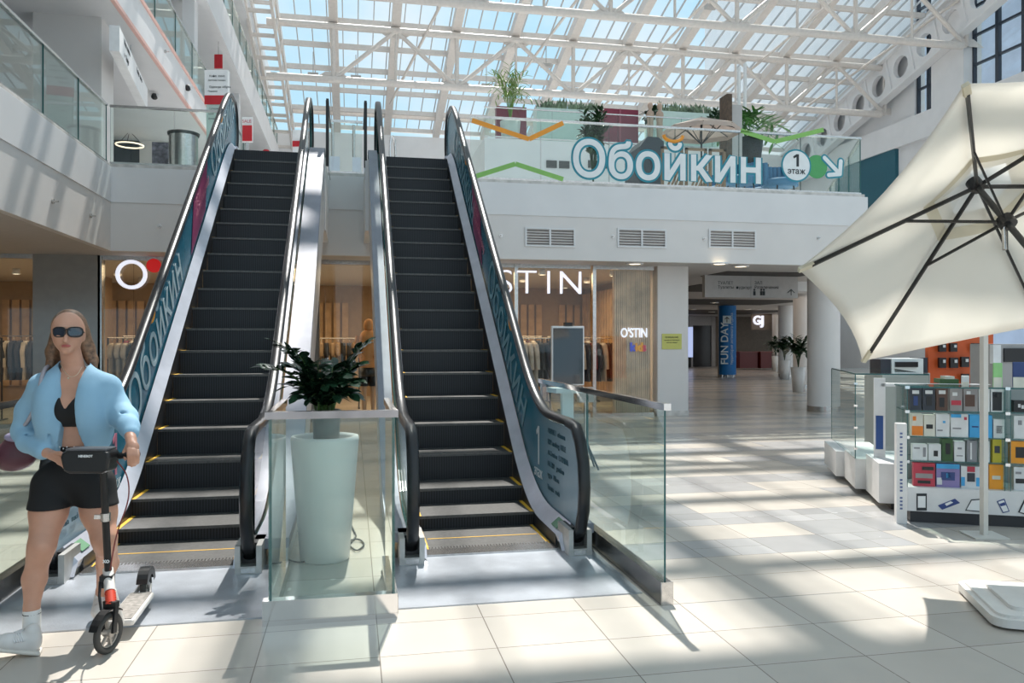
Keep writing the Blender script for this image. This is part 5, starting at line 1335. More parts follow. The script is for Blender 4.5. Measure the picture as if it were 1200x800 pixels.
# side wing boards
sb = kbox(MB(), -.095, -.015, -.06, .03, 0, .84).build('side_board', KW, t)
for i in range(22): kbox(MB(), -.07, -.05, -.063, -.06, .12 + i * .03, .135 + i * .03).build('printed_glyph', mat('glyph_blue', (.1, .14, .3)), sb) if i % 5 != 4 else None
for v0_, v1_, z_, off in ((.5, 1.15, .42, -.13), (1.2, 1.9, .36, -.22), (1.95, 2.9, .33, -.3)):
    kbox(MB(), off, off + .5, v0_, v1_, .06, z_).build('side_base', KW, t)
kbox(MB(), -.02, .3, .55, 2.9, 0, .06).build('toe_recess', DKSTEEL, t)
kbox(MB(), -.1, .0, .9, .93, .4, 1.18).build('sign_board', KW, t); kbox(MB(), -.085, -.02, .895, .9, .5, .82).build('blue_print', mat('kiosk_blue', (.02, .07, .25), .4), t)
kbox(MB(), -.22, .45, 1.2, 2.9, 1.2, 1.212, 0, 1).build('glass_top', [GL, GEDGE], t); kbox(MB(), -.225, -.215, 1.2, 2.9, .36, 1.2, 0, 1).build('glass_side', [GL, GEDGE], t)
kbox(MB(), -.22, .45, 1.195, 1.205, .36, 1.2, 0, 1).build('glass_side', [GL, GEDGE], t)
m = MB()
for z in (.45, .66, .88, 1.1): kbox(m, -.235, -.2, 1.19, 1.22, z, z + .02)
m.build('clip', CHROME, t)
kbox(MB(), -.05, .9, .9, 1.0, 1.10, 1.13).build('light_bar', WHITE, t)
# drawn devices on the base front
def kquad(m, pts, th=.003, dv=-.001):
    q = [onK(x, y, dv) for x, y in pts]; n = len(q); m.add(q + [p - KV * th for p in q], [tuple(range(n)), tuple(range(2 * n - 1, n - 1, -1))] + [(i, n + i, n + (i + 1) % n, (i + 1) % n) for i in range(n)])
BLUP = mat('print_blue', (.03, .06, .22), .4)
def icon(polys, nm):
    for k, (pts, mm) in enumerate(polys):
        m = MB(); kquad(m, pts, .003 + .0015 * k); m.build(nm, mm, kb)
icon([([(1074, 598), (1086, 598), (1086, 578), (1074, 578)], INK), ([(1075.5, 594.5), (1084.5, 594.5), (1084.5, 581), (1075.5, 581)], SIGNW)], 'printed_phone')
icon([([(1099, 592), (1104, 597), (1125, 589), (1119, 584)], BLUP), ([(1107, 590), (1109, 592.5), (1117, 588.5), (1114, 587)], SIGNW)], 'printed_tablet')
icon([([(1131, 598), (1152, 600), (1152, 584), (1138, 585)], INK), ([(1132.5, 597), (1150.5, 598.7), (1150.5, 585.3), (1138.6, 586.2)], SIGNW)], 'printed_laptop')
icon([([(1168, 587), (1175, 601), (1183, 599), (1177, 584)], BLUP), ([(1169.5, 587.7), (1175.6, 599.6), (1181.6, 598.2), (1176.2, 585.5)], SIGNW), ([(1171, 590), (1172.5, 593), (1178.5, 591.5), (1177, 588)], BLUP)], 'printed_phone')
icon([([(1193, 600), (1212, 606), (1212, 586), (1201, 583)], INK), ([(1195, 599.5), (1211, 604), (1211, 588), (1202, 585)], SIGNW)], 'printed_tablet')
# goods
def C(name, c_): return mat('carton_' + name, c_, .4, var=.1)
K_ = {'dark': C('dark', (.03, .035, .05)), 'brown': C('brown', (.1, .05, .035)), 'greyred': C('grey', (.3, .28, .28)), 'white': C('white', (.7, .71, .72)), 'orange': C('orange', (.8, .22, .02)), 'cream': C('cream', (.68, .66, .58)), 'blue': C('blue', (.05, .35, .68)),
      'green': C('green', (.04, .1, .03)), 'red': C('red', (.5, .04, .07)), 'violet': C('violet', (.25, .2, .42)), 'yellow': C('yellow', (.5, .42, .03)), 'amber': C('amber', (.85, .33, .02)), 'black': C('black', (.015, .015, .017)), 'grey': C('midgrey', (.25, .25, .27)), 'navy': C('navy', (.03, .06, .2)), 'mint': C('mint', (.3, .62, .25)), 'pink': C('pink', (.7, .25, .25))}
goods = [
 # x0,x1,ytop,shelf,colour,label, prints[(rx0,rx1,ry0,ry1,colour)]
 (1066, 1080, 453, 3, 'dark', 'leftmost dark phone case pack on the top kiosk shelf', [(.2, .8, .15, .3, 'white'), (.3, .7, .4, .8, 'navy')]),
 (1081, 1096, 453, 3, 'dark', 'second dark phone case pack on the top kiosk shelf', [(.2, .8, .15, .3, 'white'), (.3, .75, .4, .8, 'black')]),
 (1097, 1111, 453, 3, 'brown', 'dark brown phone case pack on the top kiosk shelf', [(.2, .8, .15, .3, 'white'), (.25, .7, .45, .85, 'black')]),
 (1113, 1128, 454, 3, 'greyred', 'grey pack with red stripe on the top kiosk shelf', [(.1, .9, .55, .75, 'red'), (.2, .6, .2, .35, 'white')]),
 (1129, 1146, 454, 3, 'greyred', 'grey pack with brown picture on the top kiosk shelf', [(.1, .8, .3, .8, 'brown'), (.2, .5, .15, .28, 'white')]),
 (1147, 1160, 455, 3, 'white', 'white hanging pack behind the white post on the top kiosk shelf', [(.2, .6, .2, .4, 'grey')]),
 (1161, 1176, 455, 3, 'white', 'white pack showing a black phone case on the top kiosk shelf', [(.12, .88, .15, .95, 'black'), (.25, .5, .2, .4, 'white')]),
 (1068, 1082, 485, 2, 'cream', 'white and orange carton at the left of the second kiosk shelf', [(0.02, .98, .55, .98, 'orange'), (.1, .4, .1, .3, 'orange')]),
 (1082.5, 1096, 486, 2, 'cream', 'cream carton with black device picture on the second kiosk shelf', [(.2, .8, .45, .65, 'black')]),
 (1096.5, 1113, 485, 2, 'white', 'plain white carton on the second kiosk shelf', [(.5, .7, .3, .4, 'blue'), (.1, .5, .7, .76, 'grey')]),
 (1114, 1135, 485, 2, 'white', 'white carton with a blue top on the second kiosk shelf', [(.0, .6, .0, .15, 'blue'), (.1, .6, .6, .66, 'grey'), (.75, .92, .12, .25, 'red')]),
 (1136, 1163, 486, 2, 'blue', 'wide sky blue carton on the second kiosk shelf', [(.1, .4, .5, .56, 'navy')]),
 (1164, 1178, 491, 2, 'white', 'small white charger box at the right of the second kiosk shelf', [(.25, .75, .35, .75, 'grey'), (.3, .7, .4, .7, 'white')]),
 (1069, 1087, 520, 1, 'white', 'white carton with fine print, leftmost on the third kiosk shelf', [(.1, .5, .2, .3, 'grey'), (.7, .9, .2, .8, 'grey')]),
 (1088, 1103, 520, 1, 'white', 'white carton with a black cube picture on the third kiosk shelf', [(.4, .75, .4, .75, 'black')]),
 (1104, 1117, 514, 1, 'green', 'dark green carton on the third kiosk shelf', [(.3, .75, .2, .7, 'black')]),
 (1118, 1131, 517, 1, 'white', 'slim white carton right of the dark green one on the third shelf', [(.3, .7, .3, .4, 'grey'), (.2, .8, .7, .75, 'grey')]),
 (1133, 1145, 516, 1, 'grey', 'grey blister pack left of the white post on the third shelf', [(.3, .5, .1, .9, 'white')]),
 (1148, 1160, 517, 1, 'white', 'white pack behind the white post on the third shelf', [(.3, .7, .3, .5, 'grey')]),
 (1163, 1174, 514, 1, 'yellow', 'dull yellow pack at the right of the third kiosk shelf', [(.2, .8, .3, .6, 'dark')]),
 (1070, 1096, 542, 0, 'red', 'red carton with grey and black devices on the bottom kiosk shelf', [(.1, .9, .45, .65, 'greyred'), (.4, .95, .15, .3, 'black'), (.2, .8, .75, .88, 'black')]),
 (1097, 1125, 543, 0, 'violet', 'violet and blue carton with a drone picture on the bottom kiosk shelf', [(.0, 1, .0, .2, 'blue'), (.2, .8, .35, .7, 'navy'), (.02, .25, .6, .9, 'white'), (.42, .6, .4, .6, 'blue')]),
 (1126, 1150, 546, 0, 'white', 'white carton with blue shapes and a red round badge on the bottom kiosk shelf', [(.3, .7, .3, .7, 'dark'), (.0, .2, .5, .9, 'blue'), (.75, .98, .5, .9, 'blue'), (.3, .7, .0, .25, 'red')]),
 (1159, 1176, 544, 0, 'amber', 'bright orange carton right of the white post on the bottom kiosk shelf', [(.2, .8, .45, .6, 'cream')]),
 (1188, 1204, 469, 3, 'black', 'black carton with white earphones picture in the right kiosk bay', [(.3, .5, .3, .6, 'white'), (.55, .75, .4, .7, 'white')]),
 (1188, 1204, 487, 2, 'white', 'tall white carton in the right kiosk bay', [(.3, .6, .2, .4, 'grey')]),
 (1184, 1208, 517, 1, 'amber', 'orange carton with black mouse picture in the right kiosk bay', [(.25, .75, .25, .75, 'black')]),
 (1188, 1206, 547, 0, 'white', 'white carton with cable picture in the right kiosk bay', [(.1, .8, .5, .7, 'black'), (.1, .5, .2, .3, 'grey')]),
]
for x0, x1, yt_, sh, cn, lb, prints in goods:
    p0, p1 = onK(x0, yt_, .07), onK(x1, yt_, .07); u0, u1 = ku(p0), ku(p1); z0 = ZS[sh] if sh else .30; z0 += .001; z1 = max(z0 + .08, p0.z)
    c = KO + KU * (u0 + u1) / 2 + KV * .12; g = empty('product_box', (c.x, c.y, z0), lb, 'box', 'boxed goods in the kiosk')
    kbox(MB(), u0 + .002, u1 - .002, .07, .07 + random.uniform(.05, .1), z0, z1).build('carton', K_[cn], g)
    for a0, a1, b0, b1, pc in prints:
        kbox(MB(), u0 + (u1 - u0) * a0 * .98 + .002, u0 + (u1 - u0) * a1 * .98, .0665, .07, z1 - (z1 - z0) * b1, z1 - (z1 - z0) * b0).build('printed_patch', K_[pc], g)
# goods standing on the glass top
for x0, x1, y0, y1, cn, lb, dv in ((1164, 1175, 425, 449, 'mint', 'light green phone case with a beige price tag on the kiosk top', .1), (1187, 1202, 424, 449, 'navy', 'navy phone case with a beige tag on the kiosk top', .12), (1127, 1136, 440, 449, 'white', 'small white figure box on the kiosk top', .2)):
    p0, p1 = onK(x0, y0, dv), onK(x1, y1, dv); u0, u1 = ku(p0), ku(p1)
    g = empty('phone_case', (KO.x + KU.x * u0, KO.y + KU.y * u0, ZT), lb, 'phone case'); kbox(MB(), u0, u1, dv, dv + .02, ZT, p0.z).build('shell', K_[cn], g, bevel=.006)
    kbox(MB(), u0 + .0, u1 - .01, dv - .01, dv - .004, ZT, ZT + (p0.z - ZT) * .4).build('price_tag', K_['cream'], g)
p0, p1 = onK(1101, 440, .6), onK(1123, 440, .6)
g = empty('flat_box_stack', (p0.x, p0.y, ZT), 'green and beige flat boxes lying on the kiosk light bar', 'boxes'); kbox(MB(), ku(p0), ku(p1), .58, .8, 1.15, 1.19).build('lower_box', K_['green'], g); kbox(MB(), ku(p0) + .05, ku(p1) - .03, .6, .78, 1.19, 1.215).build('upper_box', K_['cream'], g)

# stands behind the kiosk: orange pegboard with packs, printer shelf, grey counter
def frontbox(name, x0, x1, y0, y1, d, th, m_, parent=None, org=None):
    a_, b_ = PD(x0, y1, d), PD(x1, y0, d); R_ = Vector((CS, -SN, 0)); F_ = Vector((SN, CS, 0)); c = (a_ + b_) / 2 + F_ * th / 2
    return MB().obox(c, R_ * ((x1 - x0) / FPX * d / 2), F_ * th / 2, (0, 0, (y1 - y0) / FPX * d / 2)).build(name, m_, parent, org)
p = PD(1125, 400, 10); t = empty('pegboard_stand', (p.x, p.y, 0), 'orange pegboard stand with small black hanging packs behind the phone kiosk', 'stand')
frontbox('board', 1088, 1164, 385, 500, 10.0, .08, mat('orange_board', (.62, .1, .02), .5), t); frontbox('base', 1088, 1164, 500, 541, 10.0, .3, KW, t)
m0 = None
for px, py, w_, h_ in ((1101, 419, 8, 12), (1114, 419, 9, 12), (1127, 418, 9, 12), (1128, 438, 8, 10), (1101, 402, 8, 10), (1114, 402, 8, 10), (1140, 402, 8, 10)):
    q = PD(px + w_ / 2, py + h_, 9.95); g = empty('hanging_pack', q, 'small dark pack on the orange pegboard, ' + {(1101, 419): 'left of the middle row', (1114, 419): 'centre of the middle row', (1127, 418): 'right of the middle row', (1128, 438): 'lowest one', (1101, 402): 'left of the top row', (1114, 402): 'second in the top row', (1140, 402): 'right end of the top row'}[(px, py)], 'pack', 'packs on the orange pegboard')
    frontbox('pack', px, px + w_, py, py + h_, 9.93, .04, K_['black'], g); frontbox('print', px + w_ * .55, px + w_ * .9, py + h_ * .2, py + h_ * .5, 9.915, .01, K_['white'], g)
p = PD(1060, 430, 9.9); t = empty('printer_counter', (p.x, p.y, 0), 'grey counter with a long white printer under the parasol edge', 'counter')
frontbox('counter', 1034, 1090, 437, 543, 9.9, .5, GREYP, t); frontbox('printer', 1045, 1082, 420, 437, 9.9, .35, WP, t); frontbox('printer_slot', 1050, 1076, 424, 430, 9.87, .03, BLACK, t); frontbox('side_block', 1032, 1044, 421, 437, 9.92, .3, K_['dark'], t); frontbox('side_block', 1080, 1087, 419, 437, 9.92, .3, K_['dark'], t)
p = PD(1190, 420, 8.6); t = empty('service_counter', (p.x, p.y, 0), 'grey counter cabinet with dark opening at the right edge behind the kiosk', 'counter')
frontbox('cabinet', 1168, 1230, 403, 560, 8.6, .5, mat('counter_grey', (.36, .35, .35), .5), t); frontbox('opening', 1177, 1225, 408, 424, 8.58, .03, K_['black'], t); frontbox('white_pack', 1164, 1173, 404, 426, 8.5, .06, K_['white'], t)

# ================================================================== SDF BODIES
def sdf_mesh(prims, lo, hi, res, smooth_k=.02):
    nx, ny, nz = [int(math.ceil((hi[i] - lo[i]) / res)) + 1 for i in range(3)]
    xs_ = lo[0] + res * np.arange(nx); ys_ = lo[1] + res * np.arange(ny); zs_ = lo[2] + res * np.arange(nz)
    Fd = np.full((nx, ny, nz), .5, dtype=np.float32)
    def rng_(a, b_, arr): i0 = max(0, int((a - arr[0]) / res) - 1); i1 = min(len(arr), int((b_ - arr[0]) / res) + 2); return i0, max(i1, i0)
    for p in prims:
        ty = p[0]
        if ty in ('c', 'C'):      # round cone (c add, C subtract)
            a, b_, ra, rb, k = np.array(p[1]), np.array(p[2]), p[3], p[4], p[5]; M_ = max(ra, rb) + max(k, .01) + 2 * res
            mn, mx = np.minimum(a, b_) - M_, np.maximum(a, b_) + M_
        elif ty in ('e', 'E'):
            c, r, k = np.array(p[1]), np.array(p[2]), p[3]; mn, mx = c - r - k - 2 * res - .01, c + r + k + 2 * res + .01
        else:                     # 'f': function applied everywhere: field -> field
            Fd = p[1](Fd, xs_[:, None, None], ys_[None, :, None], zs_[None, None, :]).astype(np.float32); continue
        (i0, i1), (j0, j1), (k0, k1) = rng_(mn[0], mx[0], xs_), rng_(mn[1], mx[1], ys_), rng_(mn[2], mx[2], zs_)
        if i1 <= i0 or j1 <= j0 or k1 <= k0: continue
        X, Y, Z = xs_[i0:i1, None, None], ys_[None, j0:j1, None], zs_[None, None, k0:k1]
        if ty in ('c', 'C'):
            ba_ = b_ - a; L2 = max(float(ba_ @ ba_), 1e-9); t_ = np.clip(((X - a[0]) * ba_[0] + (Y - a[1]) * ba_[1] + (Z - a[2]) * ba_[2]) / L2, 0, 1)
            d = np.sqrt((X - a[0] - t_ * ba_[0]) ** 2 + (Y - a[1] - t_ * ba_[1]) ** 2 + (Z - a[2] - t_ * ba_[2]) ** 2) - (ra + (rb - ra) * t_)
        else:
            qx, qy, qz = (X - c[0]) / r[0], (Y - c[1]) / r[1], (Z - c[2]) / r[2]; k0_ = np.sqrt(qx ** 2 + qy ** 2 + qz ** 2) + 1e-9
            k1_ = np.sqrt((qx / r[0]) ** 2 + (qy / r[1]) ** 2 + (qz / r[2]) ** 2) + 1e-9; d = k0_ * (k0_ - 1) / k1_
        sub = Fd[i0:i1, j0:j1, k0:k1]
        if ty in ('c', 'e'):
            h = np.clip(.5 + .5 * (sub - d) / k, 0, 1); Fd[i0:i1, j0:j1, k0:k1] = sub * (1 - h) + d * h - k * h * (1 - h)
        else:
            h = np.clip(.5 - .5 * (sub + d) / k, 0, 1); Fd[i0:i1, j0:j1, k0:k1] = sub * (1 - h) - d * h + k * h * (1 - h)
    # surface nets
    ins = Fd < 0; c8 = sum(ins[dx:nx - 1 + dx, dy:ny - 1 + dy, dz:nz - 1 + dz].astype(np.int8) for dx in (0, 1) for dy in (0, 1) for dz in (0, 1))
    act = (c8 > 0) & (c8 < 8); idx = np.full(act.shape, -1, dtype=np.int64); I = np.argwhere(act); idx[act] = np.arange(len(I))
    pos = np.zeros((len(I), 3)); cnt = np.zeros(len(I)); cor = [(dx, dy, dz) for dx in (0, 1) for dy in (0, 1) for dz in (0, 1)]
    for a in cor:
        for ax in range(3):
            if a[ax]: continue
            b_ = list(a); b_[ax] = 1
            va = Fd[I[:, 0] + a[0], I[:, 1] + a[1], I[:, 2] + a[2]]; vb = Fd[I[:, 0] + b_[0], I[:, 1] + b_[1], I[:, 2] + b_[2]]
            cr_ = (va < 0) != (vb < 0); t_ = np.where(cr_, va / np.where(cr_, va - vb, 1), 0)
            pp = np.tile(np.array(a, float), (len(I), 1)); pp[:, ax] += t_; pos[cr_] += pp[cr_]; cnt[cr_] += 1
    V = (I + pos / cnt[:, None]) * res + np.array(lo)
    faces = []
    for ax in range(3):
        o = [1, 1, 1]; o[ax] = 0; u, v = [(1, 2), (2, 0), (0, 1)][ax]
        sl0 = [slice(1, n - 1) for n in (nx, ny, nz)]; sl0[ax] = slice(0, (nx, ny, nz)[ax] - 1); sl1 = list(sl0); sl1[ax] = slice(1, (nx, ny, nz)[ax])
        a, b_ = ins[tuple(sl0)], ins[tuple(sl1)]; E_ = np.argwhere(a != b_); S_ = a[a != b_]; E_ = E_ + np.array([0 if i == ax else 1 for i in range(3)])
        du = np.zeros(3, int); du[u] = 1; dv = np.zeros(3, int); dv[v] = 1
        q = [idx[tuple((E_ - d_).T)] for d_ in (0 * du, du, du + dv, dv)]; Q = np.stack(q, 1); Q[~S_] = Q[~S_][:, ::-1]; faces.append(Q)
    return V, np.concatenate(faces)

# local frame of the woman: r = right in the picture, f = away, u = up; built in world metres
WD = 4.12; WR = (85 - 600) / FPX * WD; WO = Vector((WD * SN + WR * CS, WD * CS - WR * SN, 0))
def L3(px, py, d): return np.array([(px - 600) / FPX * d - WR, d - WD, HC + (400 - py) * d / FPX])
def body_obj(name, prims, mats, parent, res=.006, matfn=None, pad=.03):
    pts = []
    for p in prims:
        if p[0] in ('c',): pts += [np.array(p[1]) - max(p[3], p[4]), np.array(p[1]) + max(p[3], p[4]), np.array(p[2]) - max(p[3], p[4]), np.array(p[2]) + max(p[3], p[4])]
        if p[0] in ('e',): pts += [np.array(p[1]) - np.array(p[2]), np.array(p[1]) + np.array(p[2])]
    pts = np.array(pts); lo, hi = pts.min(0) - pad, pts.max(0) + pad
    V, Fc = sdf_mesh(prims, lo, hi, res)
    Wd = np.stack([WO.x + V[:, 0] * CS + V[:, 1] * SN, WO.y - V[:, 0] * SN + V[:, 1] * CS, V[:, 2]], 1)
    o0 = np.array(ORG[parent.name]) if parent else np.array([Wd[:, 0].mean(), Wd[:, 1].mean(), Wd[:, 2].min()])
    me = bpy.data.meshes.new(name); me.from_pydata([tuple(x) for x in (Wd - o0)], [], [tuple(int(i) for i in f) for f in Fc])
    if not isinstance(mats, (list, tuple)): mats = [mats]
    for mm in mats: me.materials.append(mm)
    me.polygons.foreach_set('use_smooth', [True] * len(me.polygons))
    if matfn is not None:
        c = V[Fc].mean(1); mi = matfn(c); me.polygons.foreach_set('material_index', [int(i) for i in mi])
    me.update(); o = bpy.data.objects.new(name, me); COL.objects.link(o)
    if parent: o.parent = parent
    else: o.location = tuple(o0)
    ORG[o.name] = Vector(o0)
    sm = o.modifiers.new('relax', 'SMOOTH'); sm.iterations = 3; sm.factor = .5
    return o
def chain(pts, k=.02): return [('c', pts[i][0], pts[i + 1][0], pts[i][1], pts[i + 1][1], k) for i in range(len(pts) - 1)]
SKIN = mat('skin', (.60, .32, .22), .45, var=.06, vscale=14, sub=.08)
LIPS = mat('lips', (.45, .12, .11), .35)
HAIR = mat('hair_brown', (.19, .105, .06), .42, var=.5, vscale=60)
JK = mat('jacket_blue', (.27, .47, .63), .75, var=.05, vscale=6, bump=.25, bscale=9)
BLK = mat('black_cloth', (.008, .008, .009), .75); SHOE = mat('shoe_white', (.72, .70, .68), .5, var=.06); SOCK = mat('sock_white', (.75, .74, .72), .8)
wm = empty('person', WO, 'woman in light blue cropped jacket, black top and shorts, sunglasses, walking with a scooter', 'person')
def E(px, py, d, r, k=.02): return ('e', L3(px, py, d), np.array(r), k)
torso = [E(88, 470, 4.15, (.145, .095, .17)), ('c', L3(56, 449, 4.15), L3(120, 451, 4.15), .05, .05, .05), E(76, 480, 4.075, (.062, .055, .065), .04), E(99, 480, 4.075, (.062, .055, .065), .04),
         E(90, 515, 4.15, (.115, .08, .15), .05), E(87, 562, 4.18, (.160, .105, .125), .05)]
legA = chain([(L3(63, 568, 4.15), .098), (L3(57, 600, 4.08), .086), (L3(49, 640, 3.98), .060), (L3(46, 652, 3.975), .054)], .03) + chain([(L3(46, 650, 3.98), .052), (L3(40.5, 678, 3.98), .055), (L3(37, 712, 3.95), .034), (L3(37, 738, 3.93), .034)], .02) + [E(48, 642, 3.95, (.04, .035, .045), .02)]
legB = chain([(L3(110, 568, 4.18), .098), (L3(116, 600, 4.15), .084), (L3(122, 630, 4.10), .058), (L3(123, 640, 4.12), .052)], .03) + chain([(L3(124, 638, 4.13), .052), (L3(126, 660, 4.24), .053), (L3(121, 692, 4.36), .034), (L3(119, 708, 4.36), .034)], .02)
neck = [('c', L3(82, 408, 4.13), L3(87, 436, 4.17), .048, .056, .02), ('c', L3(87, 440, 4.17), L3(66, 447, 4.15), .045, .04, .03), ('c', L3(87, 440, 4.17), L3(108, 448, 4.15), .045, .04, .03)]
head = [E(80.5, 387, 4.14, (.076, .092, .098), .02), E(78.5, 398, 4.088, (.060, .062, .062), .03), E(77.5, 410, 4.052, (.028, .026, .024), .025),
        ('c', L3(77.8, 391, 4.035), L3(76.8, 399.5, 4.010), .008, .011, .012), ('c', L3(74.8, 400.3, 4.022), L3(79.5, 400.3, 4.022), .006, .006, .008),
        E(77.4, 405.2, 4.024, (.026, .012, .008), .006), ('c', L3(71, 384.5, 4.045), L3(85, 384.5, 4.045), .012, .012, .015),
        E(97.5, 394, 4.15, (.009, .02, .028), .008), E(63.5, 393, 4.13, (.009, .02, .028), .008)]
armA = chain([(L3(40, 524, 4.08), .032), (L3(61, 533, 4.0), .024)], .015); armB = chain([(L3(150, 500, 4.02), .033), (L3(153.5, 514, 3.95), .025)], .015)
hA = [('c', L3(62, 533.5, 3.99), L3(70, 538, 3.96), .024, .022, .01)]
for j, (x, y) in enumerate(((80.5, 538.5), (81.5, 542.5), (79.5, 546), (76, 548.5))):
    b0 = L3(70 - j * .6, 535.5 + j * 2.2, 3.95); mid = L3(76 - j * .8, (535.5 + j * 2.2 + y) / 2 - .6, 3.935); tp = L3(x, y, 3.95); hA += [('c', b0, mid, .0095, .009, .003), ('c', mid, tp, .0088, .0075, .003)]
hA += [('c', L3(64, 531, 3.98), L3(70, 530.5, 3.94), .012, .010, .006), ('c', L3(70, 530.5, 3.94), L3(76, 533, 3.925), .010, .008, .003)]
hB = [('c', L3(153.5, 515, 3.945), L3(155.5, 525, 3.90), .025, .027, .01), E(155.5, 523, 3.905, (.032, .018, .026), .01)]
for j in range(4):
    x = 150.5 + j * 3.6; l_ = (0, 1.2, .6, -2.2)[j]
    k1, k2, k3, k4 = L3(x, 526.5 + j * .5, 3.872), L3(x + .3, 533.5, 3.846), L3(x + .5, 541 + l_, 3.858), L3(x + .3, 544.5 + l_, 3.885)
    hB += [('c', k1, k2, .0098, .0092, .003), ('c', k2, k3, .0090, .0082, .003), ('c', k3, k4, .0080, .0074, .003)]
hB += [('c', L3(149.5, 522, 3.91), L3(145.5, 530, 3.90), .012, .0105, .005), ('c', L3(145.5, 530, 3.90), L3(147, 537.5, 3.885), .0105, .0085, .003)]
lipc = L3(77.4, 405.2, 4.02)
def skinfn(c):
    return ((np.abs(c[:, 0] - lipc[0]) < .023) & (np.abs(c[:, 2] - lipc[2]) < .0068) & (c[:, 1] < lipc[1] + .02)).astype(int)
body_obj('body', torso + legA + legB + neck + head + armA + armB + hA + hB, [SKIN, LIPS], wm, .0052, skinfn)
# clothes
def infl(pr, a): return [(p[0], p[1], p[2], p[3] + a, p[4] + a, p[5]) if p[0] == 'c' else (p[0], p[1], p[2] + a, p[3]) for p in pr]
zc = lambda py, d=4.15: HC + (400 - py) * d / FPX
def clipz(z0, z1): return ('f', lambda F_, X, Y, Z: np.maximum(np.maximum(F_, Z - z1), z0 - Z))
nk = L3(82, 479, 4.07)
def vneck(F_, X, Y, Z):
    d = np.abs(X - nk[0]) - np.clip((Z - nk[2]) * .62, -.02, .10)
    return np.maximum(F_, -np.maximum(d, (Y - .09)))
body_obj('sports_top', infl(torso, .007) + [clipz(zc(498), zc(452)), ('f', vneck)], BLK, wm, .006)
hem = zc(594, 4.1)
body_obj('shorts', infl(torso[4:] + legA[:2] + legB[:2], .010) + [clipz(hem, zc(521))], BLK, wm, .007)
def jack(F_, X, Y, Z):
    zz = [zc(y, 4.1) for y in (540, 525, 500, 470, 445, 425, 405)]; xl = [L3(x, 400, 4.1)[0] for x in (73, 75, 79, 80, 74, 67, 60)]; xr = [L3(x, 400, 4.1)[0] for x in (108, 105, 101, 99, 98, 98, 104)]
    zi = np.array(zz)[::1]; XL_ = np.interp(Z, zi, xl) if zi[0] < zi[-1] else np.interp(Z, zi[::-1], xl[::-1]); XR_ = np.interp(Z, zi, xr)
    carve = np.maximum(np.maximum(XL_ - X, X - XR_), Y - .06)
    top = np.maximum(np.sqrt((X - L3(85, 400, 4.15)[0]) ** 2 + (Y - .05) ** 2) - .073, L3(0, 448, 4.15)[2] - Z)
    return np.maximum(np.maximum(F_, -carve), -top)
jb = [E(67, 480, 4.14, (.105, .145, .20), .05), E(109, 480, 4.14, (.105, .145, .20), .05), E(88, 470, 4.21, (.17, .115, .2), .05), E(88, 512, 4.16, (.18, .135, .14), .04),
      ('c', L3(88, 442, 4.18), L3(52, 452, 4.16), .055, .070, .04), ('c', L3(88, 442, 4.18), L3(124, 454, 4.16), .055, .070, .04),
      ('c', L3(76, 428, 4.18), L3(66, 444, 4.12), .034, .045, .03), ('c', L3(98, 428, 4.18), L3(107, 446, 4.12), .034, .045, .03)]
jb += [clipz(zc(529, 4.15), 3)]
slA = chain([(L3(50, 456, 4.17), .072), (L3(36, 482, 4.2), .070), (L3(30, 505, 4.2), .064), (L3(34, 517, 4.14), .055), (L3(50, 529, 4.04), .042)], .03)
slB = chain([(L3(126, 457, 4.17), .072), (L3(136, 478, 4.16), .066), (L3(146, 490, 4.12), .062), (L3(151, 500, 4.04), .047), (L3(153, 507, 3.99), .040)], .03)
folds = [('C', L3(22, 500, 4.12), L3(38, 496, 4.1), .006, .006, .012), ('C', L3(24, 512, 4.12), L3(40, 507, 4.08), .006, .006, .012), ('C', L3(137, 486, 4.08), L3(150, 482, 4.05), .006, .006, .012), ('C', L3(60, 470, 4.04), L3(58, 520, 4.03), .006, .006, .014), ('C', L3(117, 468, 4.04), L3(121, 522, 4.03), .006, .006, .014)]
body_obj('jacket', jb + slA + slB + folds + [('f', jack)], JK, wm, .006)
m = MB(); q = PD(55, 492, 4.03); m.ball(q, .008, 8); m.build('jacket_snap', STEEL, wm)
# hair
hr = [E(81.5, 385, 4.17, (.084, .096, .104), .02), ('C', L3(77.5, 404, 3.985), L3(79, 386, 3.995), .088, .088, .01), ('C', L3(79, 420, 4.0), L3(82, 424, 4.1), .06, .06, .01)]
hr += chain([(L3(66, 392, 4.19), .03), (L3(62, 412, 4.21), .034), (L3(60, 428, 4.2), .024), (L3(57, 436, 4.19), .012)], .02) + chain([(L3(97, 390, 4.2), .036), (L3(101, 408, 4.22), .04), (L3(108, 422, 4.22), .028), (L3(112, 430, 4.2), .012)], .02) + [('c', L3(84, 400, 4.25), L3(84, 430, 4.25), .05, .05, .03)]
body_obj('hair', hr, HAIR, wm, .006)
# sunglasses
gl = MB(); LN = mat('lens_dark', (.03, .04, .06), .05, spec=1)
for x in (68.9, 87.6):
    c = PD(x, 388.5, 4.026 if x < 80 else 4.032); R_ = Vector((CS, -SN, 0)); F_ = Vector((SN, CS, 0)); ring = [c + R_ * (.0345 * math.copysign(abs(math.cos(a)) ** .7, math.cos(a)) * (1 + .06 * math.sin(a))) + Vector((0, 0, .0245 * math.copysign(abs(math.sin(a)) ** .7, math.sin(a)) - .002)) + F_ * (.016 * (math.cos(a) * (1 if x > 80 else -1)) * .5 + .004) for a in [2 * PI * k / 24 for k in range(24)]]
    gl.add(ring + [p_ + F_ * .003 for p_ in ring], [tuple(range(24)), tuple(range(47, 23, -1))] + [(k, 24 + k, 24 + (k + 1) % 24, (k + 1) % 24) for k in range(24)], 0); gl.tube(ring + [ring[0]], .0035, 6, 1, caps=False)
gl.tube([PD(76, 386.5, 4.02), PD(78.5, 385.8, 4.014), PD(81, 386.5, 4.02)], .0035, 6, 1)
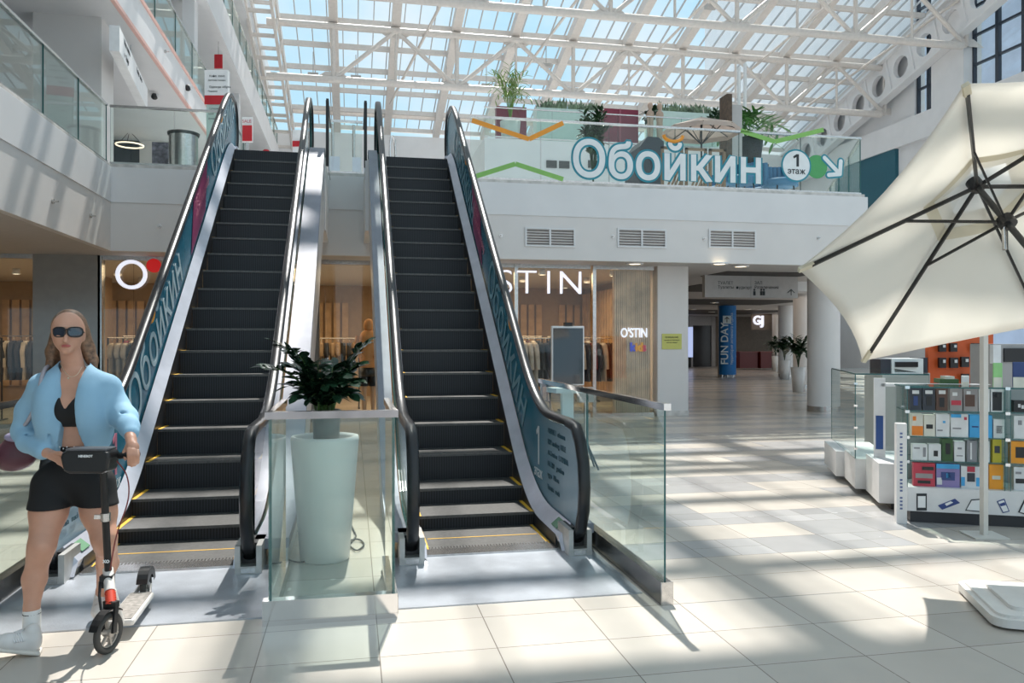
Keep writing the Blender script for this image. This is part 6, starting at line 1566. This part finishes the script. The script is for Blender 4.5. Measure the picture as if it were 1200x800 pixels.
gl.tube([PD(62, 386, 4.04), PD(62.5, 388, 4.13)], .003, 6, 1); gl.tube([PD(95, 386, 4.04), PD(98.5, 389.5, 4.15)], .004, 6, 1)
gl.build('sunglasses', [LN, BLACK], wm)
m = MB(); m.tube(smoothpath([PD(70, 424, 4.1), PD(76, 436, 4.055), PD(82, 442, 4.045), PD(90, 440, 4.05), PD(96, 430, 4.09)], .02, 4), .0016, 5); m.ball(PD(80, 443, 4.035), .005, 8); m.build('necklace', mat('pale_gold', (.7, .6, .45), .3, .8), wm)
# socks and shoes
body_obj('sock', infl(chain([(L3(37.4, 714, 3.948), .035), (L3(37, 740, 3.93), .036)], .02), .005) + [clipz(zc(741, 3.93), zc(713, 3.95))], SOCK, wm, .006)
body_obj('sock_band', infl(chain([(L3(37.3, 717, 3.945), .0352), (L3(37, 721, 3.945), .0352)], .02), .0062) + [clipz(zc(719, 3.945), zc(717.4, 3.945))], BLK, wm, .0035)
def shoe(ax, ay, ad, tx, ty, td, name):
    a, b_ = L3(ax, ay, ad), L3(tx, ty, td); up_ = np.array([0, 0, .03]); dr = b_ - a; dr = dr / np.linalg.norm(dr)
    pr = chain([(a + up_ * .1, .040), (a * .45 + b_ * .55 + up_ * .05, .042), (b_ + up_ * .0, .041), (b_ + dr * .035 - up_ * .15, .033)], .012) + [('c', a + up_ * 1.0, a * .55 + b_ * .45 + up_ * .75, .038, .034, .02)] + [('c', a + up_ * 1.2, a + up_ * 2.2 , .038, .036, .015)]
    o = body_obj(name, pr, SHOE, wm, .006)
    mm = min(a[2], b_[2]) - .035
    return a, b_, dr
a, b_, dr = shoe(38, 755, 3.88, 9, 752, 3.84, 'shoe')
m = MB()
def LW(v): return Vector((WO.x + v[0] * CS + v[1] * SN, WO.y - v[0] * SN + v[1] * CS, v[2]))
sole = [LW(a - dr * .040 + np.array([0, 0, -.030])), LW(b_ + dr * .055 + np.array([0, 0, -.032]))]
m.bar(sole[0], sole[1], .082, .022); m.build('sole', mat('sole_white', (.7, .66, .6), .6), wm, bevel=.01)
m = MB()
for k in range(5):
    c = a * (1 - .3 - k * .09) + b_ * (.3 + k * .09); m.tube([LW(c + np.array([.02, -.042, .028 - k * .003])), LW(c + np.array([-.01, -.022, .062 - k * .005])), LW(c + np.array([-.02, .02, .066 - k * .005]))], .004, 5)
m.build('laces', WHITE, wm)
shoe(119, 712, 4.36, 117, 716, 4.24, 'shoe')
# waistband print and pattern of pale marks on the shorts waist
m = MB()
for k in range(12): q = PD(70 + k * 4.2, 523.5 + (k % 2) * 2, 4.025 + abs(k - 5) * .004); m.ball(q, .004, 6)
m.build('waistband_print', SIGNW, wm)

# handbag on her shoulder
hb = empty('handbag', LW(L3(22, 550, 4.22)), 'slouchy dark plum handbag hanging at the woman\'s hip at the left edge', 'handbag')
PLUM = mat('plum_leather', (.10, .03, .045), .45, var=.2)
body_obj('bag_body', [E(20, 532, 4.24, (.105, .05, .085), .02), E(26, 516, 4.24, (.085, .04, .05), .03), E(10, 536, 4.22, (.08, .05, .07), .03)], PLUM, hb, .008)
body_obj('bag_flap', [E(22, 512, 4.225, (.075, .045, .03), .02)], mat('bag_lilac', (.3, .27, .4), .5), hb, .007)
m = MB(); m.tube(smoothpath([PD(20, 508, 4.2), PD(32, 495, 4.12), PD(45, 470, 4.055), PD(47, 450, 4.05), PD(52, 432, 4.10), PD(58, 428, 4.2)], .04, 4), .010, 6); m.build('strap', mat('strap_grey', (.4, .38, .42), .6), hb)

# ================================================================== KICK SCOOTER
WH = mat('scooter_white', (.72, .68, .64), .35); TY = mat('tyre_grey', (.05, .048, .045), .6)
fw, rw = fl(127, 765), fl(171, 706); fw.z = rw.z = .1
sc = empty('kick_scooter', (fw.x, fw.y, 0), 'white and black kick scooter pushed by the woman, grey tyres, red front spring', 'scooter')
def wheel(c, ax, r, name):
    ax = Vector(ax).normalized(); p_ = ax.orthogonal().normalized(); q_ = ax.cross(p_)
    m = MB(); ring = [c + (p_ * math.cos(2 * PI * k / 32) + q_ * math.sin(2 * PI * k / 32)) * (r - .016) for k in range(33)]; m.tube(ring, .0165, 10, caps=False)
    ty = m.build('tyre', TY, sc); m = MB()
    for k in range(6): a = 2 * PI * k / 6; m.bar(c, c + (p_ * math.cos(a) + q_ * math.sin(a)) * (r - .03), .012, .014, ax)
    m.tube([c + (p_ * math.cos(2 * PI * k / 24) + q_ * math.sin(2 * PI * k / 24)) * (r - .032) for k in range(25)], .006, 6, caps=False); m.cyl(c - ax * .02, c + ax * .02, .02, n=14)
    m.build('rim', mat('wheel_rim', (.42, .38, .34), .4, .3), sc)
fwd = (fw - rw); fwd.z = 0; fwd.normalize(); sidev = Vector((-fwd.y, fwd.x, 0))
st_a = math.radians(-22); fdir = Vector((fwd.x * math.cos(st_a) - fwd.y * math.sin(st_a), fwd.x * math.sin(st_a) + fwd.y * math.cos(st_a), 0)); fax = Vector((-fdir.y, fdir.x, 0))
wheel(fw, fax, .1, 'front'); wheel(rw, sidev, .09, 'rear')
top = PD(121, 552, 3.93); neck_b = PD(127, 672, 4.03)
crown = fw + Vector((0, 0, .135)) - fdir * .02
m = MB()
for s_ in (-1, 1): m.bar(fw + fax * .03 * s_, crown + fax * .028 * s_, .012, .026, fdir)
m.bar(crown - fax * .035, crown + fax * .035, .03, .03); m.build('fork', BLACK, sc)
m = MB(); m.cyl(crown, crown + (neck_b - crown) * .4, .024, n=12)
for k in range(5): c = crown + (neck_b - crown) * (.05 + .07 * k); m.cyl(c, c + Vector((0, 0, .006)), .026, n=14)
m.build('spring', mat('spring_red', (.6, .06, .03), .4), sc)
m = MB(); arc = [fw + (fdir * math.cos(a) + Vector((0, 0, math.sin(a)))) * .118 for a in [math.radians(20 + 14 * k) for k in range(9)]]
for q0, q1 in zip(arc, arc[1:]): m.bar(q0, q1, .045, .004)
m.build('front_mudguard', BLACK, sc)
hd0 = crown + (neck_b - crown) * .4
MB().cyl(hd0, neck_b + (neck_b - hd0) * .25, .026, n=16).build('head_tube', WH, sc)
m = MB(); m.cyl(neck_b, top, .0175, n=16); m.build('stem', BLACK, sc)
m = MB(); c = neck_b + (top - neck_b) * .56; m.cyl(c - Vector((0, 0, .02)), c + Vector((0, 0, .02)), .024, n=14); m.bar(c, c + Vector((-.05, -.01, .005)), .014, .02); m.build('clamp', STEEL, sc)
text('XO', .022, 'lettering', SIGNW, sc, tuple(neck_b + (top - neck_b) * .12 + Vector((-.018, -.02, 0))), (CS, -SN, 0), (0, 0, 1), .001, offset=.001)
m = MB(); m.bar(neck_b + Vector((-.03, -.02, -.03)), neck_b + Vector((.03, -.02, -.03)), .05, .06); m.tube([neck_b + Vector((-.03, -.03, -.03)), crown + Vector((-.045, -.03, .05)), crown + Vector((-.04, -.02, -.02))], .007, 6); m.build('folding_joint', BLACK, sc)
d0 = crown + Vector((0, 0, .03)) - fwd * .04; d1 = Vector((fw.x, fw.y, .075)) - fwd * .2; d2 = Vector((rw.x, rw.y, .075)) + fwd * .10
m = MB(); m.bar(hd0 - fwd * .01, d1, .05, .035, fwd); m.build('neck_beam', WH, sc, bevel=.008)
m = MB(); m.obox((d1 + d2) / 2, (d2 - d1) / 2, sidev * .068, (0, 0, .018)); m.build('deck', WH, sc, bevel=.012)
m = MB(); m.obox((d1 + d2) / 2 + Vector((0, 0, .0195)), (d2 - d1) / 2 * .95, sidev * .056, (0, 0, .002)); m.build('grip_tape', mat('grip_tape_grey', (.28, .26, .24), .9, var=.3, vscale=40), sc)
m = MB()
for s_ in (-1, 1): m.bar(d2 + sidev * .045 * s_, rw + sidev * .03 * s_, .008, .03)
m.build('rear_stay', WH, sc)
m = MB(); arc = [rw + (-fwd * math.cos(a) + Vector((0, 0, math.sin(a)))) * .108 for a in [math.radians(10 + 15 * k) for k in range(11)]]
for q0, q1 in zip(arc, arc[1:]): m.bar(q0, q1, .06, .006)
for s_ in (-1, 1):
    for q0, q1 in zip(arc, arc[1:]): m.add([q0 + sidev * .03 * s_, q1 + sidev * .03 * s_, rw + (q1 - rw) * .6 + sidev * .03 * s_, rw + (q0 - rw) * .6 + sidev * .03 * s_], [(0, 1, 2, 3)])
m.build('rear_mudguard', BLACK, sc)
hbL, hbR = PD(78, 540, 3.97), PD(161, 532, 3.885)
MB().cyl(hbL, hbR, .0125, n=12).build('handlebar', BLACK, sc); MB().cyl(PD(141, 533.8, 3.905), PD(162, 532, 3.883), .0165, n=14).build('grip', BLACK, sc); MB().cyl(PD(75, 540.2, 3.973), PD(82, 539.6, 3.965), .0165, n=14).build('grip', BLACK, sc)
MB().cyl(top + Vector((0, 0, -.01)), PD(121, 537, 3.925), .02, n=12).build('bar_clamp', BLACK, sc)
m = MB(); m.tube(smoothpath([PD(137, 540, 3.88), PD(150, 556, 3.87), PD(152, 585, 3.89), PD(136, 625, 3.96), PD(129, 668, 4.0)], .1, 6), .0035, 6); m.build('brake_cable', mat('cable_red', (.2, .03, .03), .5), sc)
hbag = empty('handlebar_bag', top, 'black rounded bag with white wordmark strapped to the scooter handlebar', 'bag')
a_, c_ = PD(79, 552, 3.86), PD(137, 527, 3.86); R_ = Vector((CS, -SN, 0)); F_ = Vector((SN, CS, 0)); ctr = PD(107, 539.5, 3.88)
mb = MB(); poly = [(-.115, .045), (-.12, .02), (-.105, -.045), (-.08, -.056), (.08, -.056), (.105, -.045), (.12, .02), (.115, .045), (.09, .056), (-.09, .056)]
vs = [ctr + R_ * x + Vector((0, 0, z)) - F_ * .06 for x, z in poly] + [ctr + R_ * x + Vector((0, 0, z)) + F_ * .05 for x, z in poly]; n = len(poly)
mb.add(vs, [tuple(range(n)), tuple(range(2 * n - 1, n - 1, -1))] + [(i, n + i, n + (i + 1) % n, (i + 1) % n) for i in range(n)]); mb.build('bag_body', mat('bag_black', (.012, .012, .013), .35), hbag, bevel=.012)
MB().obox(ctr + Vector((0, 0, .058)), R_ * .1, F_ * .05, (0, 0, .006)).build('bag_lid', mat('bag_lid_grey', (.12, .12, .13), .4), hbag, bevel=.004)
text('NINEBOT', .016, 'lettering', SIGNW, hbag, tuple(ctr - R_ * .03 - F_ * .062 + Vector((0, 0, .025))), R_, (0, 0, 1), .0008, offset=.0006)
